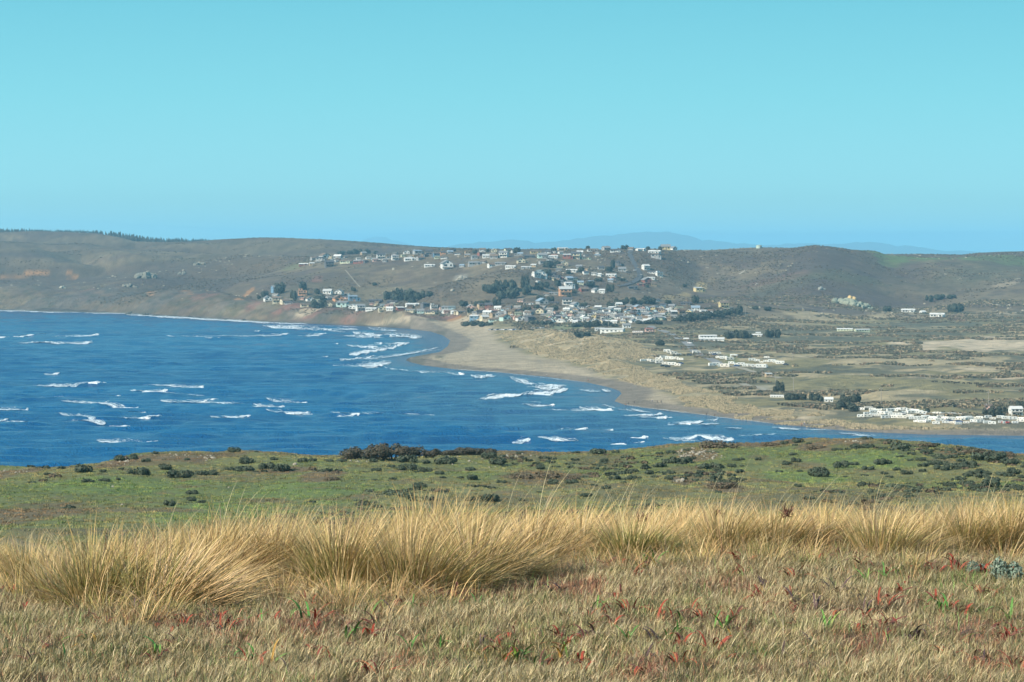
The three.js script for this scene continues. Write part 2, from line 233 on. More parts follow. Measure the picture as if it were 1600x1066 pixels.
function farColor(x, z0, q) {
  const { h, s, px, d, dune, hill } = q, z = px < 720 ? z0 - h * 3.2 : z0;
  const n1 = fbm(x / 160, z / 160, 4), n2 = fbm(x / 38 + 9, z / 38, 4), n3 = vn(x / 9, z / 9), n4 = fbm(x / 14 - 4, z / 20, 3);
  let c = cmix(K.brown, K.dry, ss(-.25, .45, n1 + .3 * n4)); c = cmix(c, K.purple, .75 * ss(0, .4, n2)); c = cmix(c, K.olive, .3 * ss(.1, .5, fbm(x / 240 + 50, z / 240, 3)));
  c = cmix(c, K.dark, .6 * ss(.3, .6, n4 + .25 * n2));
  const plain = (1 - ss(8, 22, h)) * ss(700, 800, px);
  c = cmix(c, cmix(cmix(K.field, K.tan, .95 * ss(-.12, .25, fbm(x / 90 + 31, z / 34, 4))), K.scrub, .85 * ss(.0, .22, n4 - .3 * n2 + .2 * vn(x / 120, z / 40))), plain);
  if (patches) for (const p of patches) {
    const a = (x / d - p.u) / p.ru, b = d > p.d ? (d - p.d) / (p.d1 - p.d + 8) : (d - p.d) / (p.d - p.d0 + 8), r = a * a + b * b;
    if (r < 2.2) c = cmix(c, p.k, p.w * (1 - ss(.35, 1.15, r + 1.3 * fbm(x / 22 + p.s, z / 30, 3) + .5 * n4)));
  }
  if (dune > 0) c = cmix(c, cmix(cmix(K.tan, K.bare, ss(.12, .5, n4)), C(.26, .225, .135), .8 * ss(.02, .35, fbm(x / 13, z / 17, 3))), ss(0, .5, dune + .2 * n4));
  if (s < 700 && px > 540) { const sp = distTo(sandPoly, x, z0, true) * (inside(sandPoly, x, z0) ? 1 : -1); const w = ss(-6, 8, sp + 6 * n4) * (1 - ss(.1, .5, dune)); c = cmix(c, cmix(K.sand, C(.35, .285, .195), .5 + .5 * n2), w); if (s > 60) c = cmix(c, K.tan, .5 * w * ss(.2, .4, n4 + .2 * n2)); }
  if (s < 60) c = cmix(c, px < 640 ? K.greycliff : K.wet, 1 - ss(px < 640 ? 6 : 18, px < 640 ? 16 : 26, s + 4 * n2));
  if (px < 700 && s < 220 && s > 0) { const e = vn(x / 11, h / 3.4) + .6 * vn(x / 5, h / 1.8 + 7), f = (1 - ss(90, 220, s)); c = cmix(c, e > 0 ? K.cliff : K.dark, f * .55 * ss(.1, .7, Math.abs(e))); }
  const g = 1 + .22 * n3 + .14 * vn(x / 3.7, z / 4);
  return [c[0] * g / GR, c[1] * g / GR, c[2] * g / GR];
}
makePatches();
{
  const xs = range(-340, 1960, 3.2).map((px) => (d) => (px - 800) / F * d);
  const ds = [...range(1440, 3120, 5), ...range(3120, 4450, 4), ...range(4450, 4700, 7), ...range(4700, 7300, 34), 7300];
  const g = sheet(xs, ds, (x, z) => { const q = farInfo(x, z); return { h: q.h, c: q.s < -40 ? K.wet : farColor(x, z, q), skip: q.s < -40 }; });
  const m = vcol(.97, { map: withRepeat(grain, 1 / 61), bumpMap: withRepeat(bumps, 1 / 83), bumpScale: 1.6 });
  put(new THREE.Mesh(g, m), 'terrain', 'brown coastal hills, dunes and sandy beach across the water', null, null, 'structure');
}
const groundAt = (px, py, d0 = 1480) => hit(farH, px, py, d0, 7400, 6);

// far mountains on the horizon, two ridges
function mountains(ridge, d, c) {
  const top = poly(ridge), x0 = ridge[0][0], x1 = ridge[ridge.length - 1][0], t = new Tris(), N = 90, M = 10, id = [];
  for (let i = 0; i <= N; i++) for (let j = 0; j <= M; j++) {
    const px = lerp(x0, x1, i / N), k = j / M, H = Math.max(2, pyToElev(px, top(px), d)) + (i % N ? 12 * vn(px / 9, d) : 0), fall = 1 - Math.abs(k * 2 - 1);
    const dd = d + (k - .5) * d * .16; id.push(t.v((px - 800) / F * d * (1 + (k - .5) * .0), H * fall ** .9 * (1 - .12 * Math.abs(vn(px / 14, j * 1.3)) * (fall < 1 ? 1 : 0)) - 5, -dd, c));
  }
  for (let i = 0; i < N; i++) for (let j = 0; j < M; j++) { const a = i * (M + 1) + j; t.quad(a, a + 1, a + M + 2, a + M + 1); }
  put(new THREE.Mesh(t.geo(true), vcol(1)), 'mountain_range', 'hazy blue mountain range far beyond the coastal hills', null, null, 'structure');
}
mountains([[640, 397], [690, 388], [720, 380], [760, 376], [800, 375], [840, 378], [870, 377], [900, 372], [930, 369], [960, 366], [990, 363], [1015, 361.5], [1040, 362], [1070, 367], [1100, 374], [1150, 379], [1200, 381], [1260, 380], [1300, 381], [1345, 377.5], [1375, 379], [1400, 383], [1440, 386], [1480, 390], [1540, 393], [1620, 397]], 27000, C(.10, .105, .09));
mountains([[545, 396], [560, 380], [575, 371], [590, 369], [605, 372], [622, 377], [650, 384], [700, 396]], 36000, C(.10, .105, .09));
// ---------------------------------------------------------------- the sea with its breakers
const seaY = (x, z) => { const d = -z, k = 1 - ss(2600, 4200, d) * .5; return k * 1.7 * (.55 * vn(x / 75 + .3 * vn(z / 60, 1), z / 21) + .55 * vn(x / 34 + 7, z / 11) + .5 * vn(x / 15, z / 6.5 + 4) + .5 * vn(x / 260, z / 60 + 11)); };
const sea = new THREE.Group();
{
  const xs = range(-420, 2020, 4).map((px) => (d) => (px - 800) / F * d);
  const ds = [...range(520, 1280, 40), ...range(1280, 1900, 3.2), ...range(1900, 2700, 5), ...range(2700, 4900, 10)];
  const deep = C(.001, .076, .235), shallow = C(.05, .14, .25);
  const g = sheet(xs, ds, (x, z) => {
    const s = shore(x, z), px = x / -z * F + 800;
    const w = ss(-1, .9, s / 140 + 1 + .3 * fbm(x / 60, z / 25, 3)) * ss(480, 620, px), n = fbm(x / 180, z / 70, 3);
    const c = cmix(cmix(deep, C(.002, .115, .30), clamp(.5 + n)), shallow, s > -170 ? w * .75 : 0);
    return { h: seaY(x, z) * ss(0, 60, -s) * 1 - .02, c, skip: s > 14 };
  });
  const m = new THREE.MeshPhysicalMaterial({ vertexColors: true, roughness: .12, ior: 1.33, specularIntensity: .22, bumpMap: withRepeat(bumps, 1 / 47), bumpScale: 1.6, side: THREE.DoubleSide });
  part(sea, 'water_surface', g, m);
}
// lace: solid along the breaking edge (v = 0), torn into streaks and then nothing behind it (v = 1); ragged at the front too
const laceTex = (hold) => { const n = 256, a = new Uint8Array(n * n * 4); for (let j = 0; j < n; j++) for (let i = 0; i < n; i++) { const u = i / n, v = j / n, f = .22 * tn(u, v, 8) + .33 * tn(u, v, 32) + .45 * tn(u, v, 110), g = v < .12 ? v / .12 : 1, k = clamp((f - .5) * 1.9 + .5 + hold - Math.pow(v, .8) * .75 - (1 - g) * .5), o = (j * n + i) * 4; a[o] = a[o + 1] = a[o + 2] = k * 255; a[o + 3] = 255; } const t = new THREE.DataTexture(a, n, n, THREE.RGBAFormat); t.wrapS = THREE.RepeatWrapping; t.wrapT = THREE.ClampToEdgeWrapping; t.magFilter = t.minFilter = THREE.LinearFilter; t.needsUpdate = true; return t; };
const foamKind = (c, hold) => new THREE.MeshStandardMaterial({ color: new THREE.Color().setRGB(...c), roughness: .9, alphaMap: laceTex(hold), alphaTest: .5, side: THREE.DoubleSide });
const foam = foamKind(C(.78, .84, .88), .62), veilMat = foamKind(C(.70, .79, .85), .36), thinMat = foamKind(C(.62, .74, .82), .2);
// a line of breaking water from one point of the photo to another: px wide, with a torn sheet of foam behind it
function breaker(x0, y0, x1, y1, wide = 2, high = 1.4, bow = 0) {
  const t = new Tris(), n = Math.max(8, Math.round(Math.abs(x1 - x0) * .8)), across = 6, id = [], sd = x0 * 3.1 + y0;
  for (let i = 0; i <= n; i++) {
    const k = i / n, px = lerp(x0, x1, k), py = lerp(y0, y1, k) + bow * Math.sin(k * Math.PI) + .5 * vn(px / 9, sd), p = onLevel(px, py), md = p.z * -1;
    const lop = x0 < 700 || y0 > 650 ? .3 + .75 * k : 1, depth = wide * .8 * lop * md * md / (F * EYE) * (.55 + .6 * Math.abs(vn(px / 5 + sd, 2))) * Math.min(1, 5 * k + .2, 5 * (1 - k) + .2), H = .25 + high * .45 * lop * (.6 + .8 * Math.abs(vn(px / 4, sd))) * Math.min(1, 6 * k + .25, 6 * (1 - k) + .25);
    for (let j = 0; j <= across; j++) { const a = j / across * 2 - 1; const z = p.z + a * depth / 2, x = p.x + .6 * vn(z / 3, px); id.push(t.v(x, seaY(x, z) - .05 + H * (1 - a * a) * (.8 + .5 * vn(x / 3, z / 3 + sd)), z, K.pale)); t.uv.push(x / 64 + sd, .5 - a * .5); }
  }
  for (let i = 0; i < n; i++) for (let j = 0; j < across; j++) { const a = i * (across + 1) + j; t.quad(a, a + 1, a + across + 2, a + across + 1); }
  part(sea, 'breaking_wave', t.geo(true), foam);
}
function veil(x0, y0, x1, y1, wide, mat = veilMat, bow = 0) {
  const t = new Tris(), n = Math.max(10, Math.round(Math.abs(x1 - x0) * .6)), across = 8, id = [], sd = x0 + y0 * 2.3;
  for (let i = 0; i <= n; i++) {
    const k = i / n, px = lerp(x0, x1, k), py = lerp(y0, y1, k) + bow * Math.sin(k * Math.PI);
    for (let j = 0; j <= across; j++) { const a = j / across - .5, taper = Math.sqrt(Math.max(0, Math.sin(k * Math.PI))) * (.7 + .6 * Math.abs(vn(px / 13, sd))); const p = onLevel(px, py + a * wide * taper + .4 * vn(px / 7, sd)); id.push(t.v(p.x, seaY(p.x, p.z) * ss(0, 60, -shore(p.x, p.z)) + .4, p.z, K.pale)); t.uv.push(p.x / 64 + sd, .5 - a); }
  }
  for (let i = 0; i < n; i++) for (let j = 0; j < across; j++) { const a = i * (across + 1) + j; t.quad(a, a + 1, a + across + 2, a + across + 1); }
  part(sea, 'foam_streak', t.geo(true), mat);
}
for (const [x0, y0, x1, y1, w = 2.2, h = 1.4] of [
  [-6, 528.5, 54, 525, 3.4], [118, 525.5, 155, 523.5, 2.2], [60, 536, 82, 534.5, 2.6], [128, 536, 145, 535], [83, 585.5, 93, 585.5, 2.6], [137, 601, 170, 599, 4.2], [222, 613, 262, 611.5, 2.6], [140, 631.5, 170, 629, 3], [200, 637.5, 216, 637, 4], [22, 641.5, 44, 641, 4], [-4, 654, 13, 653, 3], [50, 657.5, 67, 657, 2.4], [120, 656.5, 136, 656, 2], [172, 662, 203, 660.5, 2.8], [216, 652.5, 235, 652, 2.6], [243, 651, 253, 650.5, 2.2], [216, 645.5, 229, 645], [200, 691, 219, 690.5, 2.6], [219, 691, 247, 692, 4.6], [173, 691.5, 186, 691, 2.2], [75, 522.5, 84, 522, 1.5], [180, 619, 188, 618.5, 1.8],
  [334, 529.5, 344, 529, 2.4], [418, 525.5, 440, 524, 2.2], [440, 522.5, 452, 522, 2.6], [487, 525, 496, 524.5, 3], [496, 524, 511, 522, 2.2], [311, 606, 319, 606, 2.8], [313, 628, 323, 628, 4], [322, 626, 343, 623.5, 2.6], [385, 633, 407, 631.5, 2.8], [412, 636.5, 426, 636.5, 2.8], [429, 636, 444, 635.5, 3], [446, 645.5, 474, 645, 3.4], [472, 644, 485, 643, 3], [352, 651, 368, 651.5, 4], [375, 650.5, 393, 650, 3.2], [548, 649, 563, 649, 3.2], [593, 647, 600, 646.5, 2.6], [473, 629, 480, 629, 2], [403, 518, 407, 517.5, 2], [508, 557, 513, 557, 2], [525, 537, 529, 537, 1.6],
  [761, 621.5, 812, 617.5, 4], [770, 623.5, 786, 623, 3.5], [822, 617, 862, 613, 4.5], [858, 613.5, 887, 608.5, 5], [848, 605, 865, 603, 4], [750, 591.5, 756, 591, 2.6], [758, 590, 769, 588.5, 2.6], [716, 583.5, 727, 586, 3], [838, 632.5, 867, 635, 2], [930, 641, 959, 642.5, 3.4], [919, 638.5, 938, 641, 2], [896, 668.5, 919, 667, 4.6], [947, 672, 959, 671.5, 3], [816, 687, 827, 686.5, 3], [865, 687, 898, 688, 2.2], [769, 691.5, 778, 691, 3], [953, 692.5, 978, 692, 3.8], [986, 686, 1012, 685, 3.8], [1000, 690.5, 1007, 690, 3], [1000, 654, 1022, 652, 3.6], [1018, 651.5, 1037, 648.5, 2.2], [1025, 655.5, 1044, 655, 2.2], [1044, 653.5, 1050, 653, 2.4], [1065, 662, 1080, 662, 3.2], [1080, 661, 1097, 659.5, 2], [1072, 684.5, 1090, 683, 4.2], [1100, 686.5, 1128, 687, 2], [1126, 686.5, 1147, 685, 4], [1111, 658.5, 1123, 655, 1.8], [1183, 683.5, 1190, 683, 2.4], [1340, 681, 1360, 681, 1.8], [820, 686.5, 828, 686.5],
  [548, 553.5, 590, 548.5, 3.2], [588, 549, 622, 541.5, 5], [616, 543, 640, 534, 6], [612, 536, 634, 535, 4.5], [562, 542.5, 590, 542, 3.2], [531, 563, 560, 559.5, 2.6], [560, 559.5, 600, 555.5, 2], [556, 525.5, 570, 525, 2], [574, 526, 597, 525.5, 2.6], [572, 522, 584, 521.5, 2], [593, 537.5, 598, 537, 3], [570, 573.5, 600, 573.5, 3], [584, 568, 602, 567, 3], [440, 511, 468, 510, 3.2], [500, 514, 519, 513.5, 3.4], [470, 505, 492, 505, 2],
]) { breaker(x0, y0, x1, y1, w, h); const L = x1 - x0; if (L < 24) veil(x0 - 1.5 * L, y0 + .4, x1 - L * .2, y1 + .2, w * .9, thinMat); }
for (const [x0, y0, x1, y1, w, thin, bow = 0] of [
  [79, 526, 155, 525, 2.2, 1], [34, 536, 145, 536, 2.6, 0], [50, 602, 140, 600.5, 2.4, 1], [203, 611, 262, 613, 2.4, 0], [95, 628, 170, 631, 3.6, 0], [150, 633, 205, 637.5, 3, 0], [0, 640, 30, 641, 2.4, 1], [8, 656, 45, 659, 5, 0], [85, 647, 150, 654, 4, 1], [110, 655, 165, 660, 5, 0], [150, 689, 250, 690.5, 4, 0], [60, 620, 110, 619, 2, 1], [230, 615, 320, 617, 2.6, 1], [250, 628, 330, 629, 3.4, 0], [220, 604, 322, 605, 2.4, 1],
  [260, 526, 420, 526.5, 2, 1], [400, 524, 440, 525, 2.6, 1], [465, 525, 500, 526, 2.6, 0], [313, 628, 400, 632, 3, 1], [395, 634, 440, 637, 2.4, 0], [415, 642, 490, 646, 5, 1], [415, 625, 482, 630, 4, 1], [345, 649, 372, 652, 3, 0], [515, 645, 600, 649, 4, 1], [565, 645, 680, 650, 2.4, 1], [270, 606, 312, 606, 1.8, 1],
  [410, 510, 475, 512, 6, 0], [440, 512, 520, 516, 6, 0], [430, 508, 560, 511, 4, 1], [520, 513, 560, 514, 3, 0], [510, 517, 540, 519, 3, 1], [550, 520, 600, 524, 4, 0], [575, 512, 620, 517, 5, 1], [560, 526, 600, 528, 3, 0], [600, 523, 660, 527, 8, 0], [540, 540, 600, 544, 5, 1], [545, 553, 640, 536, 7, 0, 2], [530, 563, 640, 553, 6, 1, 1], [590, 558, 686, 543, 2.8, 0, 2], [560, 572, 612, 566, 14, 0], [520, 572, 600, 572, 6, 1], [600, 574, 640, 579, 3, 1], [640, 580, 720, 583, 3, 1],
  [735, 590, 775, 589, 5, 1], [795, 589, 840, 602, 12, 1], [805, 592, 838, 601, 5, 0], [750, 622, 820, 617, 6, 0], [810, 617, 888, 609, 9, 0, 1], [835, 606, 885, 605, 10, 0], [840, 598, 880, 604, 5, 1], [815, 630, 870, 634, 6, 1], [905, 637, 960, 642, 5, 0], [940, 632, 962, 638, 3, 1], [860, 640, 960, 641, 3, 1], [880, 670, 960, 672, 2.2, 1], [840, 685, 905, 688, 5, 0], [960, 640, 1020, 645, 4, 1], [985, 640, 1008, 645, 4, 0], [1035, 686, 1150, 687, 3, 1], [1085, 683, 1145, 686, 3, 0], [1060, 662, 1100, 660, 3, 0], [1090, 664, 1125, 664, 3, 0], [1130, 670, 1160, 670, 2.4, 0], [1150, 681, 1220, 676, 4, 1], [1175, 684, 1215, 681, 3, 1], [1206, 668, 1250, 672, 3, 0], [1245, 671, 1300, 673, 2, 1], [1310, 677, 1370, 681, 4, 1], [1330, 681, 1362, 681, 2, 0], [905, 610, 940, 612, 4, 1], [940, 609, 955, 612, 5, 0],
  [-10, 485.5, 60, 486.5, 3.4, 0], [40, 487.5, 130, 488.5, 1.6, 0], [130, 489, 210, 490.5, 2, 0], [195, 491.5, 300, 497, 3.6, 0], [240, 494, 330, 499, 4, 0], [290, 497, 400, 502.5, 4.4, 0], [330, 500, 420, 503.5, 3.4, 0], [380, 503, 480, 506.5, 2.6, 0], [640, 553, 690, 546, 1.6, 1], [700, 577, 790, 582.5, 1.4, 1], [780, 582.5, 920, 598.5, 1.4, 1], [975, 633.5, 1110, 650, 1.6, 1], [1100, 650, 1210, 663, 1.6, 1],
]) veil(x0, y0, x1, y1, w, thin ? thinMat : veilMat, bow);
put(sea, 'sea', 'blue bay ruffled by wind with lines of white breakers', null, null, 'structure');
// ---------------------------------------------------------------- the near headland
const crestPy = poly([[-400, 738], [0, 735], [110, 731], [150, 727], [185, 716], [205, 710], [260, 707], [330, 707], [400, 705], [450, 709], [480, 713], [530, 714], [600, 717], [660, 713], [720, 709], [780, 708], [850, 709], [950, 707], [1030, 702], [1100, 697], [1180, 697], [1250, 691], [1350, 688], [1400, 691], [1450, 694], [1500, 698], [1560, 706], [1600, 712], [2000, 722]]);
const nearCols = [
  [-400, 1.6, 1.75, 1.92, 2.06, 2.2, 2.85, 3.5, 5.3, 11.5, 17.5, 24.5, 28.5, 32.6],
  [0, 1.6, 1.72, 1.9, 2.04, 2.18, 2.75, 3.35, 5.25, 11.5, 17.5, 24.4, 28.4, 32.4],
  [250, 1.6, 1.72, 1.9, 2.04, 2.16, 2.62, 3.4, 6.2, 12.5, 18.5, 24.4, 28.3, 32.2],
  [600, 1.6, 1.72, 1.9, 2.04, 2.12, 2.46, 3.35, 7, 13.5, 19, 24.4, 28.2, 32],
  [1000, 1.6, 1.72, 1.9, 2.02, 2.08, 2.30, 3.35, 7, 13.5, 19, 24.2, 28, 31.8],
  [1600, 1.6, 1.72, 1.9, 2.02, 2.07, 2.28, 3.3, 7, 13.5, 19, 24, 27.6, 31.4],
  [2000, 1.6, 1.72, 1.9, 2.02, 2.07, 2.28, 3.3, 7, 13.5, 19, 24, 27.6, 31.4],
];
const nearD = [-14, 0, 8, 13, 16.5, 21, 28, 50, 100, 155, 220, 300, 395, 452, 500, 570, 680];
function nearKnots(px) {
  let i = 0; const q = clamp(px, -400, 2000); while (i < nearCols.length - 2 && q > nearCols[i + 1][0]) i++;
  const A = nearCols[i], B = nearCols[i + 1], t = ss(0, 1, (q - A[0]) / (B[0] - A[0])), e = [];
  for (let k = 0; k < 13; k++) e.push(EYE - lerp(A[k + 1], B[k + 1], t));
  const top = pyToElev(q, crestPy(q), 452); e.push(top, top - 6.5, 30, -14); return e;
}
let nPx = 1e9, NE = null;
function nearBase(px, d) {
  if (px !== nPx) { nPx = px; NE = nearKnots(px); }
  const n = nearD.length; if (d <= nearD[0]) return NE[0]; if (d >= nearD[n - 1]) return NE[n - 1];
  let k = 0; while (d > nearD[k + 1]) k++;
  const D = (m) => (NE[m + 1] - NE[m]) / (nearD[m + 1] - nearD[m]), S = (m) => { if (m <= 0) return D(0); if (m >= n - 1) return D(n - 2); const a = D(m - 1), b = D(m); return a * b <= 0 ? 0 : 2 / (1 / a + 1 / b); };
  const w = nearD[k + 1] - nearD[k], t = (d - nearD[k]) / w, t2 = t * t, t3 = t2 * t;
  return NE[k] * (2 * t3 - 3 * t2 + 1) + S(k) * w * (t3 - 2 * t2 + t) + NE[k + 1] * (3 * t2 - 2 * t3) + S(k + 1) * w * (t3 - t2);
}
function nearH(x, z) {
  const d = -z, px = d > 7 ? x / d * F + 800 : 800 + x / 7 * F;
  let h = nearBase(px, d);
  if (d > 60) h += ss(60, 200, d) * (1.1 * vn(x / 45, z / 60) + .5 * vn(x / 14, z / 17) + .22 * vn(x / 4.5, z / 5)) * (1 - .6 * ss(430, 452, d)) + .5 * fbm(x / 8, z / 8, 3) * ss(380, 452, d);
  else h += .06 * vn(x / .9, z / .9) + .025 * vn(x / .23, z / .23);
  return h;
}
const nearAt = (px, py, d0 = 60) => hit(nearH, px, py, d0, 660, d0 < 50 ? .15 : 1.2);
const nearPatchSpec = [[850, 745, 75, 13, 'brush'], [1135, 762, 34, 8, 'brush'], [1275, 698, 34, 5, 'brush'], [1090, 710, 45, 8, 'brush'], [190, 722, 40, 12, 'brush'], [20, 738, 40, 6, 'brush'], [260, 717, 90, 8, 'brush'], [330, 712, 60, 6, 'brush'], [60, 800, 120, 14, 'brush'], [500, 745, 40, 8, 'brush'], [450, 735, 60, 5, 'brush'], [1000, 770, 90, 10, 'dull'], [780, 785, 120, 10, 'dull'], [1300, 780, 200, 12, 'dull'], [1200, 694, 60, 4, 'brush'], [1330, 690, 60, 4, 'brush'], [1540, 708, 90, 8, 'brush'], [1060, 751, 16, 5, 'brush'], [930, 720, 60, 9, 'dull'], [820, 713, 80, 7, 'dull'], [200, 762, 140, 12, 'fresh'], [480, 770, 130, 14, 'fresh'], [1350, 720, 120, 10, 'fresh'], [1250, 745, 70, 10, 'fresh'], [350, 800, 120, 14, 'fresh']];
const NK = { brush: C(.135, .10, .062), dull: C(.12, .115, .058), fresh: C(.125, .175, .055) };
const nearPatches = nearPatchSpec.map(([px, py, rx, ry, k]) => { const m = nearAt(px, py), a = nearAt(px, py - ry), b = nearAt(px, py + ry); if (!m) return null; const d = -m.z; return { x: m.x, z: m.z, rx: rx / F * d, z1: a ? Math.min(160, m.z - a.z) + 4 : 24, z0: b ? b.z - m.z + 4 : 16, k: NK[k] }; }).filter(Boolean);
function nearColor(x, z) {
  const d = -z, n1 = fbm(x / 30, z / 42, 4), n2 = fbm(x / 6 + 5, z / 9, 3), n3 = vn(x / 1.6, z / 2.2);
  let c = cmix(C(.115, .145, .05), C(.165, .165, .072), ss(-.3, .4, n1)); c = cmix(c, NK.brush, .55 * ss(.12, .45, n2 + .25 * n1));
  for (const p of nearPatches) { const a = (x - p.x) / p.rx, b = (z - p.z) / (z < p.z ? p.z1 : p.z0), r = a * a + b * b; if (r < 2) c = cmix(c, p.k, .85 * (1 - ss(.3, 1.1, r + 1.1 * n2))); }
  c = cmix(c, NK.brush, .6 * ss(440, 470, d + 20 * n1));
  c = cmix(c, C(.26, .215, .12), .7 * (1 - ss(40, 90, d)) * ss(.0, .4, n2 + .3));
  c = cmix(c, C(.125, .105, .066), 1 - ss(24, 34, d));
  const g = 1 + .2 * n3; return [c[0] * g / GR, c[1] * g / GR, c[2] * g / GR];
}
{
  const xs = range(-1, 1.0001, .0065).map((k) => (d) => k * (9 + .33 * Math.max(0, d)));
  const ds = [...range(-14, 8, 1), ...range(8, 24, .16), ...range(24, 100, 2), ...range(100, 200, 3), ...range(200, 480, 1.3), ...range(480, 690, 10)];
  const g = sheet(xs, ds, (x, z) => ({ h: nearH(x, z), c: nearColor(x, z) }));
  put(new THREE.Mesh(g, vcol(.97, { map: withRepeat(grain, 1 / 9), bumpMap: withRepeat(bumps, 1 / 6), bumpScale: .12 })), 'ground', 'green grassy headland sloping down towards the bay', null, null, 'structure');
}

// ---------------------------------------------------------------- leafy crowns: bushes and trees
function crown(seed, n, leaf, shape, cols, flat = 0) {       // n leaf sprays through a lumpy volume of unit half size
  const r = rng(seed), t = new Tris(), lobes = shape.map((s) => s);
  for (let i = 0; i < n; i++) {
    const L = lobes[Math.floor(r() * lobes.length)], u = r() * 2 - 1, a = r() * 6.283, q = Math.sqrt(1 - u * u), rad = .55 + .5 * Math.cbrt(r());
    const nx = q * Math.cos(a), ny = u, nz = q * Math.sin(a), x = L[0] + nx * L[3] * rad, y = L[1] + ny * L[4] * rad, z = L[2] + nz * L[3] * rad; if (y < 0) continue;
    const c = cols[Math.floor(r() * cols.length)], g = .8 + .4 * r(), k = [c[0] * g, c[1] * g, c[2] * g], s = leaf * (.6 + .8 * r());
    let ax = nx + (r() - .5) * 1.2, ay = ny * (1 - flat) + (r() - .5) * 1.0, az = nz + (r() - .5) * 1.2; const l = Math.hypot(ax, ay, az) || 1; ax /= l; ay /= l; az /= l;
    let bx = az, by = 0, bz = -ax; const m = Math.hypot(bx, bz) || 1; bx /= m; bz /= m; const cx = ay * bz - az * by, cy = az * bx - ax * bz, cz = ax * by - ay * bx, th = r() * 6.283, c1 = Math.cos(th), s1 = Math.sin(th);
    const px = bx * c1 + cx * s1, pyy = by * c1 + cy * s1, pz = bz * c1 + cz * s1, qx = -bx * s1 + cx * c1, qy = -by * s1 + cy * c1, qz = -bz * s1 + cz * c1, o = [];
    for (let v = 0; v < 5; v++) { const f = v * 1.2566, w = s * (v % 2 ? .55 : 1) * (.8 + .4 * r()), A = Math.cos(f) * w, B = Math.sin(f) * w * .8; o.push(t.v(x + px * A + qx * B + ax * s * .15, y + pyy * A + qy * B, z + pz * A + qz * B + az * s * .15, k)); }
    t.tri(o[0], o[1], o[2]); t.tri(o[0], o[2], o[3]); t.tri(o[0], o[3], o[4]);
  }
  return t.geo();
}
function lumps(seed, n, flatness) { const r = rng(seed), o = []; for (let i = 0; i < n; i++) { const a = r() * 6.283, q = .15 + Math.sqrt(r()) * .6; o.push([Math.cos(a) * q, .12 + flatness * (.3 + .4 * r()) * (1 - q * .6), Math.sin(a) * q, .26 + .22 * r(), flatness * (.3 + .2 * r())]); } return o; }
function stems(seed, n, h, spread, rad, c) { const r = rng(seed), t = new Tris(); for (let i = 0; i < n; i++) { const a = r() * 6.283, q = spread * Math.sqrt(r()), x = Math.cos(a) * q, z = Math.sin(a) * q; const b = [], e = []; for (let k = 0; k < 4; k++) { const f = k * 1.571; b.push(t.v(x * .2 + Math.cos(f) * rad, -.15, z * .2 + Math.sin(f) * rad, c)); e.push(t.v(x + Math.cos(f) * rad * .5, h * (.7 + .3 * r()), z + Math.sin(f) * rad * .5, c)); } for (let k = 0; k < 4; k++) t.quad(b[k], b[(k + 1) % 4], e[(k + 1) % 4], e[k]); } return t.geo(); }
const leafMat = vcol(.85), barkMat = vcol(.95);
const bushCols = [C(.056, .084, .056), C(.072, .098, .064), C(.042, .064, .044), C(.085, .10, .07)], brushCols = [C(.13, .095, .065), C(.105, .085, .055), C(.15, .12, .08), C(.085, .085, .05)], bark = C(.12, .095, .075);
const bushProto = [];
for (let i = 0; i < 7; i++) bushProto.push([crown(100 + i, 800, .095, lumps(200 + i, 4 + i, .55 + .12 * (i % 3)), bushCols), stems(300 + i, 5, .35, .5, .02, bark)]);
const brushProto = [];
for (let i = 0; i < 3; i++) brushProto.push([crown(120 + i, 900, .07, lumps(220 + i, 7, .75), brushCols), stems(320 + i, 8, .45, .7, .014, bark)]);
function bush(px, py, w, tall, protos, name, label, group, sink = .12) {
  const p = nearAt(px, py); if (!p) return; const d = -p.z, half = w / F * d / 2 * 1.15, g = new THREE.Group(), [leaf, stem] = protos[Math.floor(R() * protos.length)];
  part(g, 'foliage', leaf, leafMat); part(g, 'stem', stem, barkMat);
  g.position.set(p.x, nearH(p.x, p.z) - sink * half, p.z); g.scale.set(half, half * tall, half); g.rotation.y = R() * 6.283;
  put(g, name, label, 'bush', group);
}
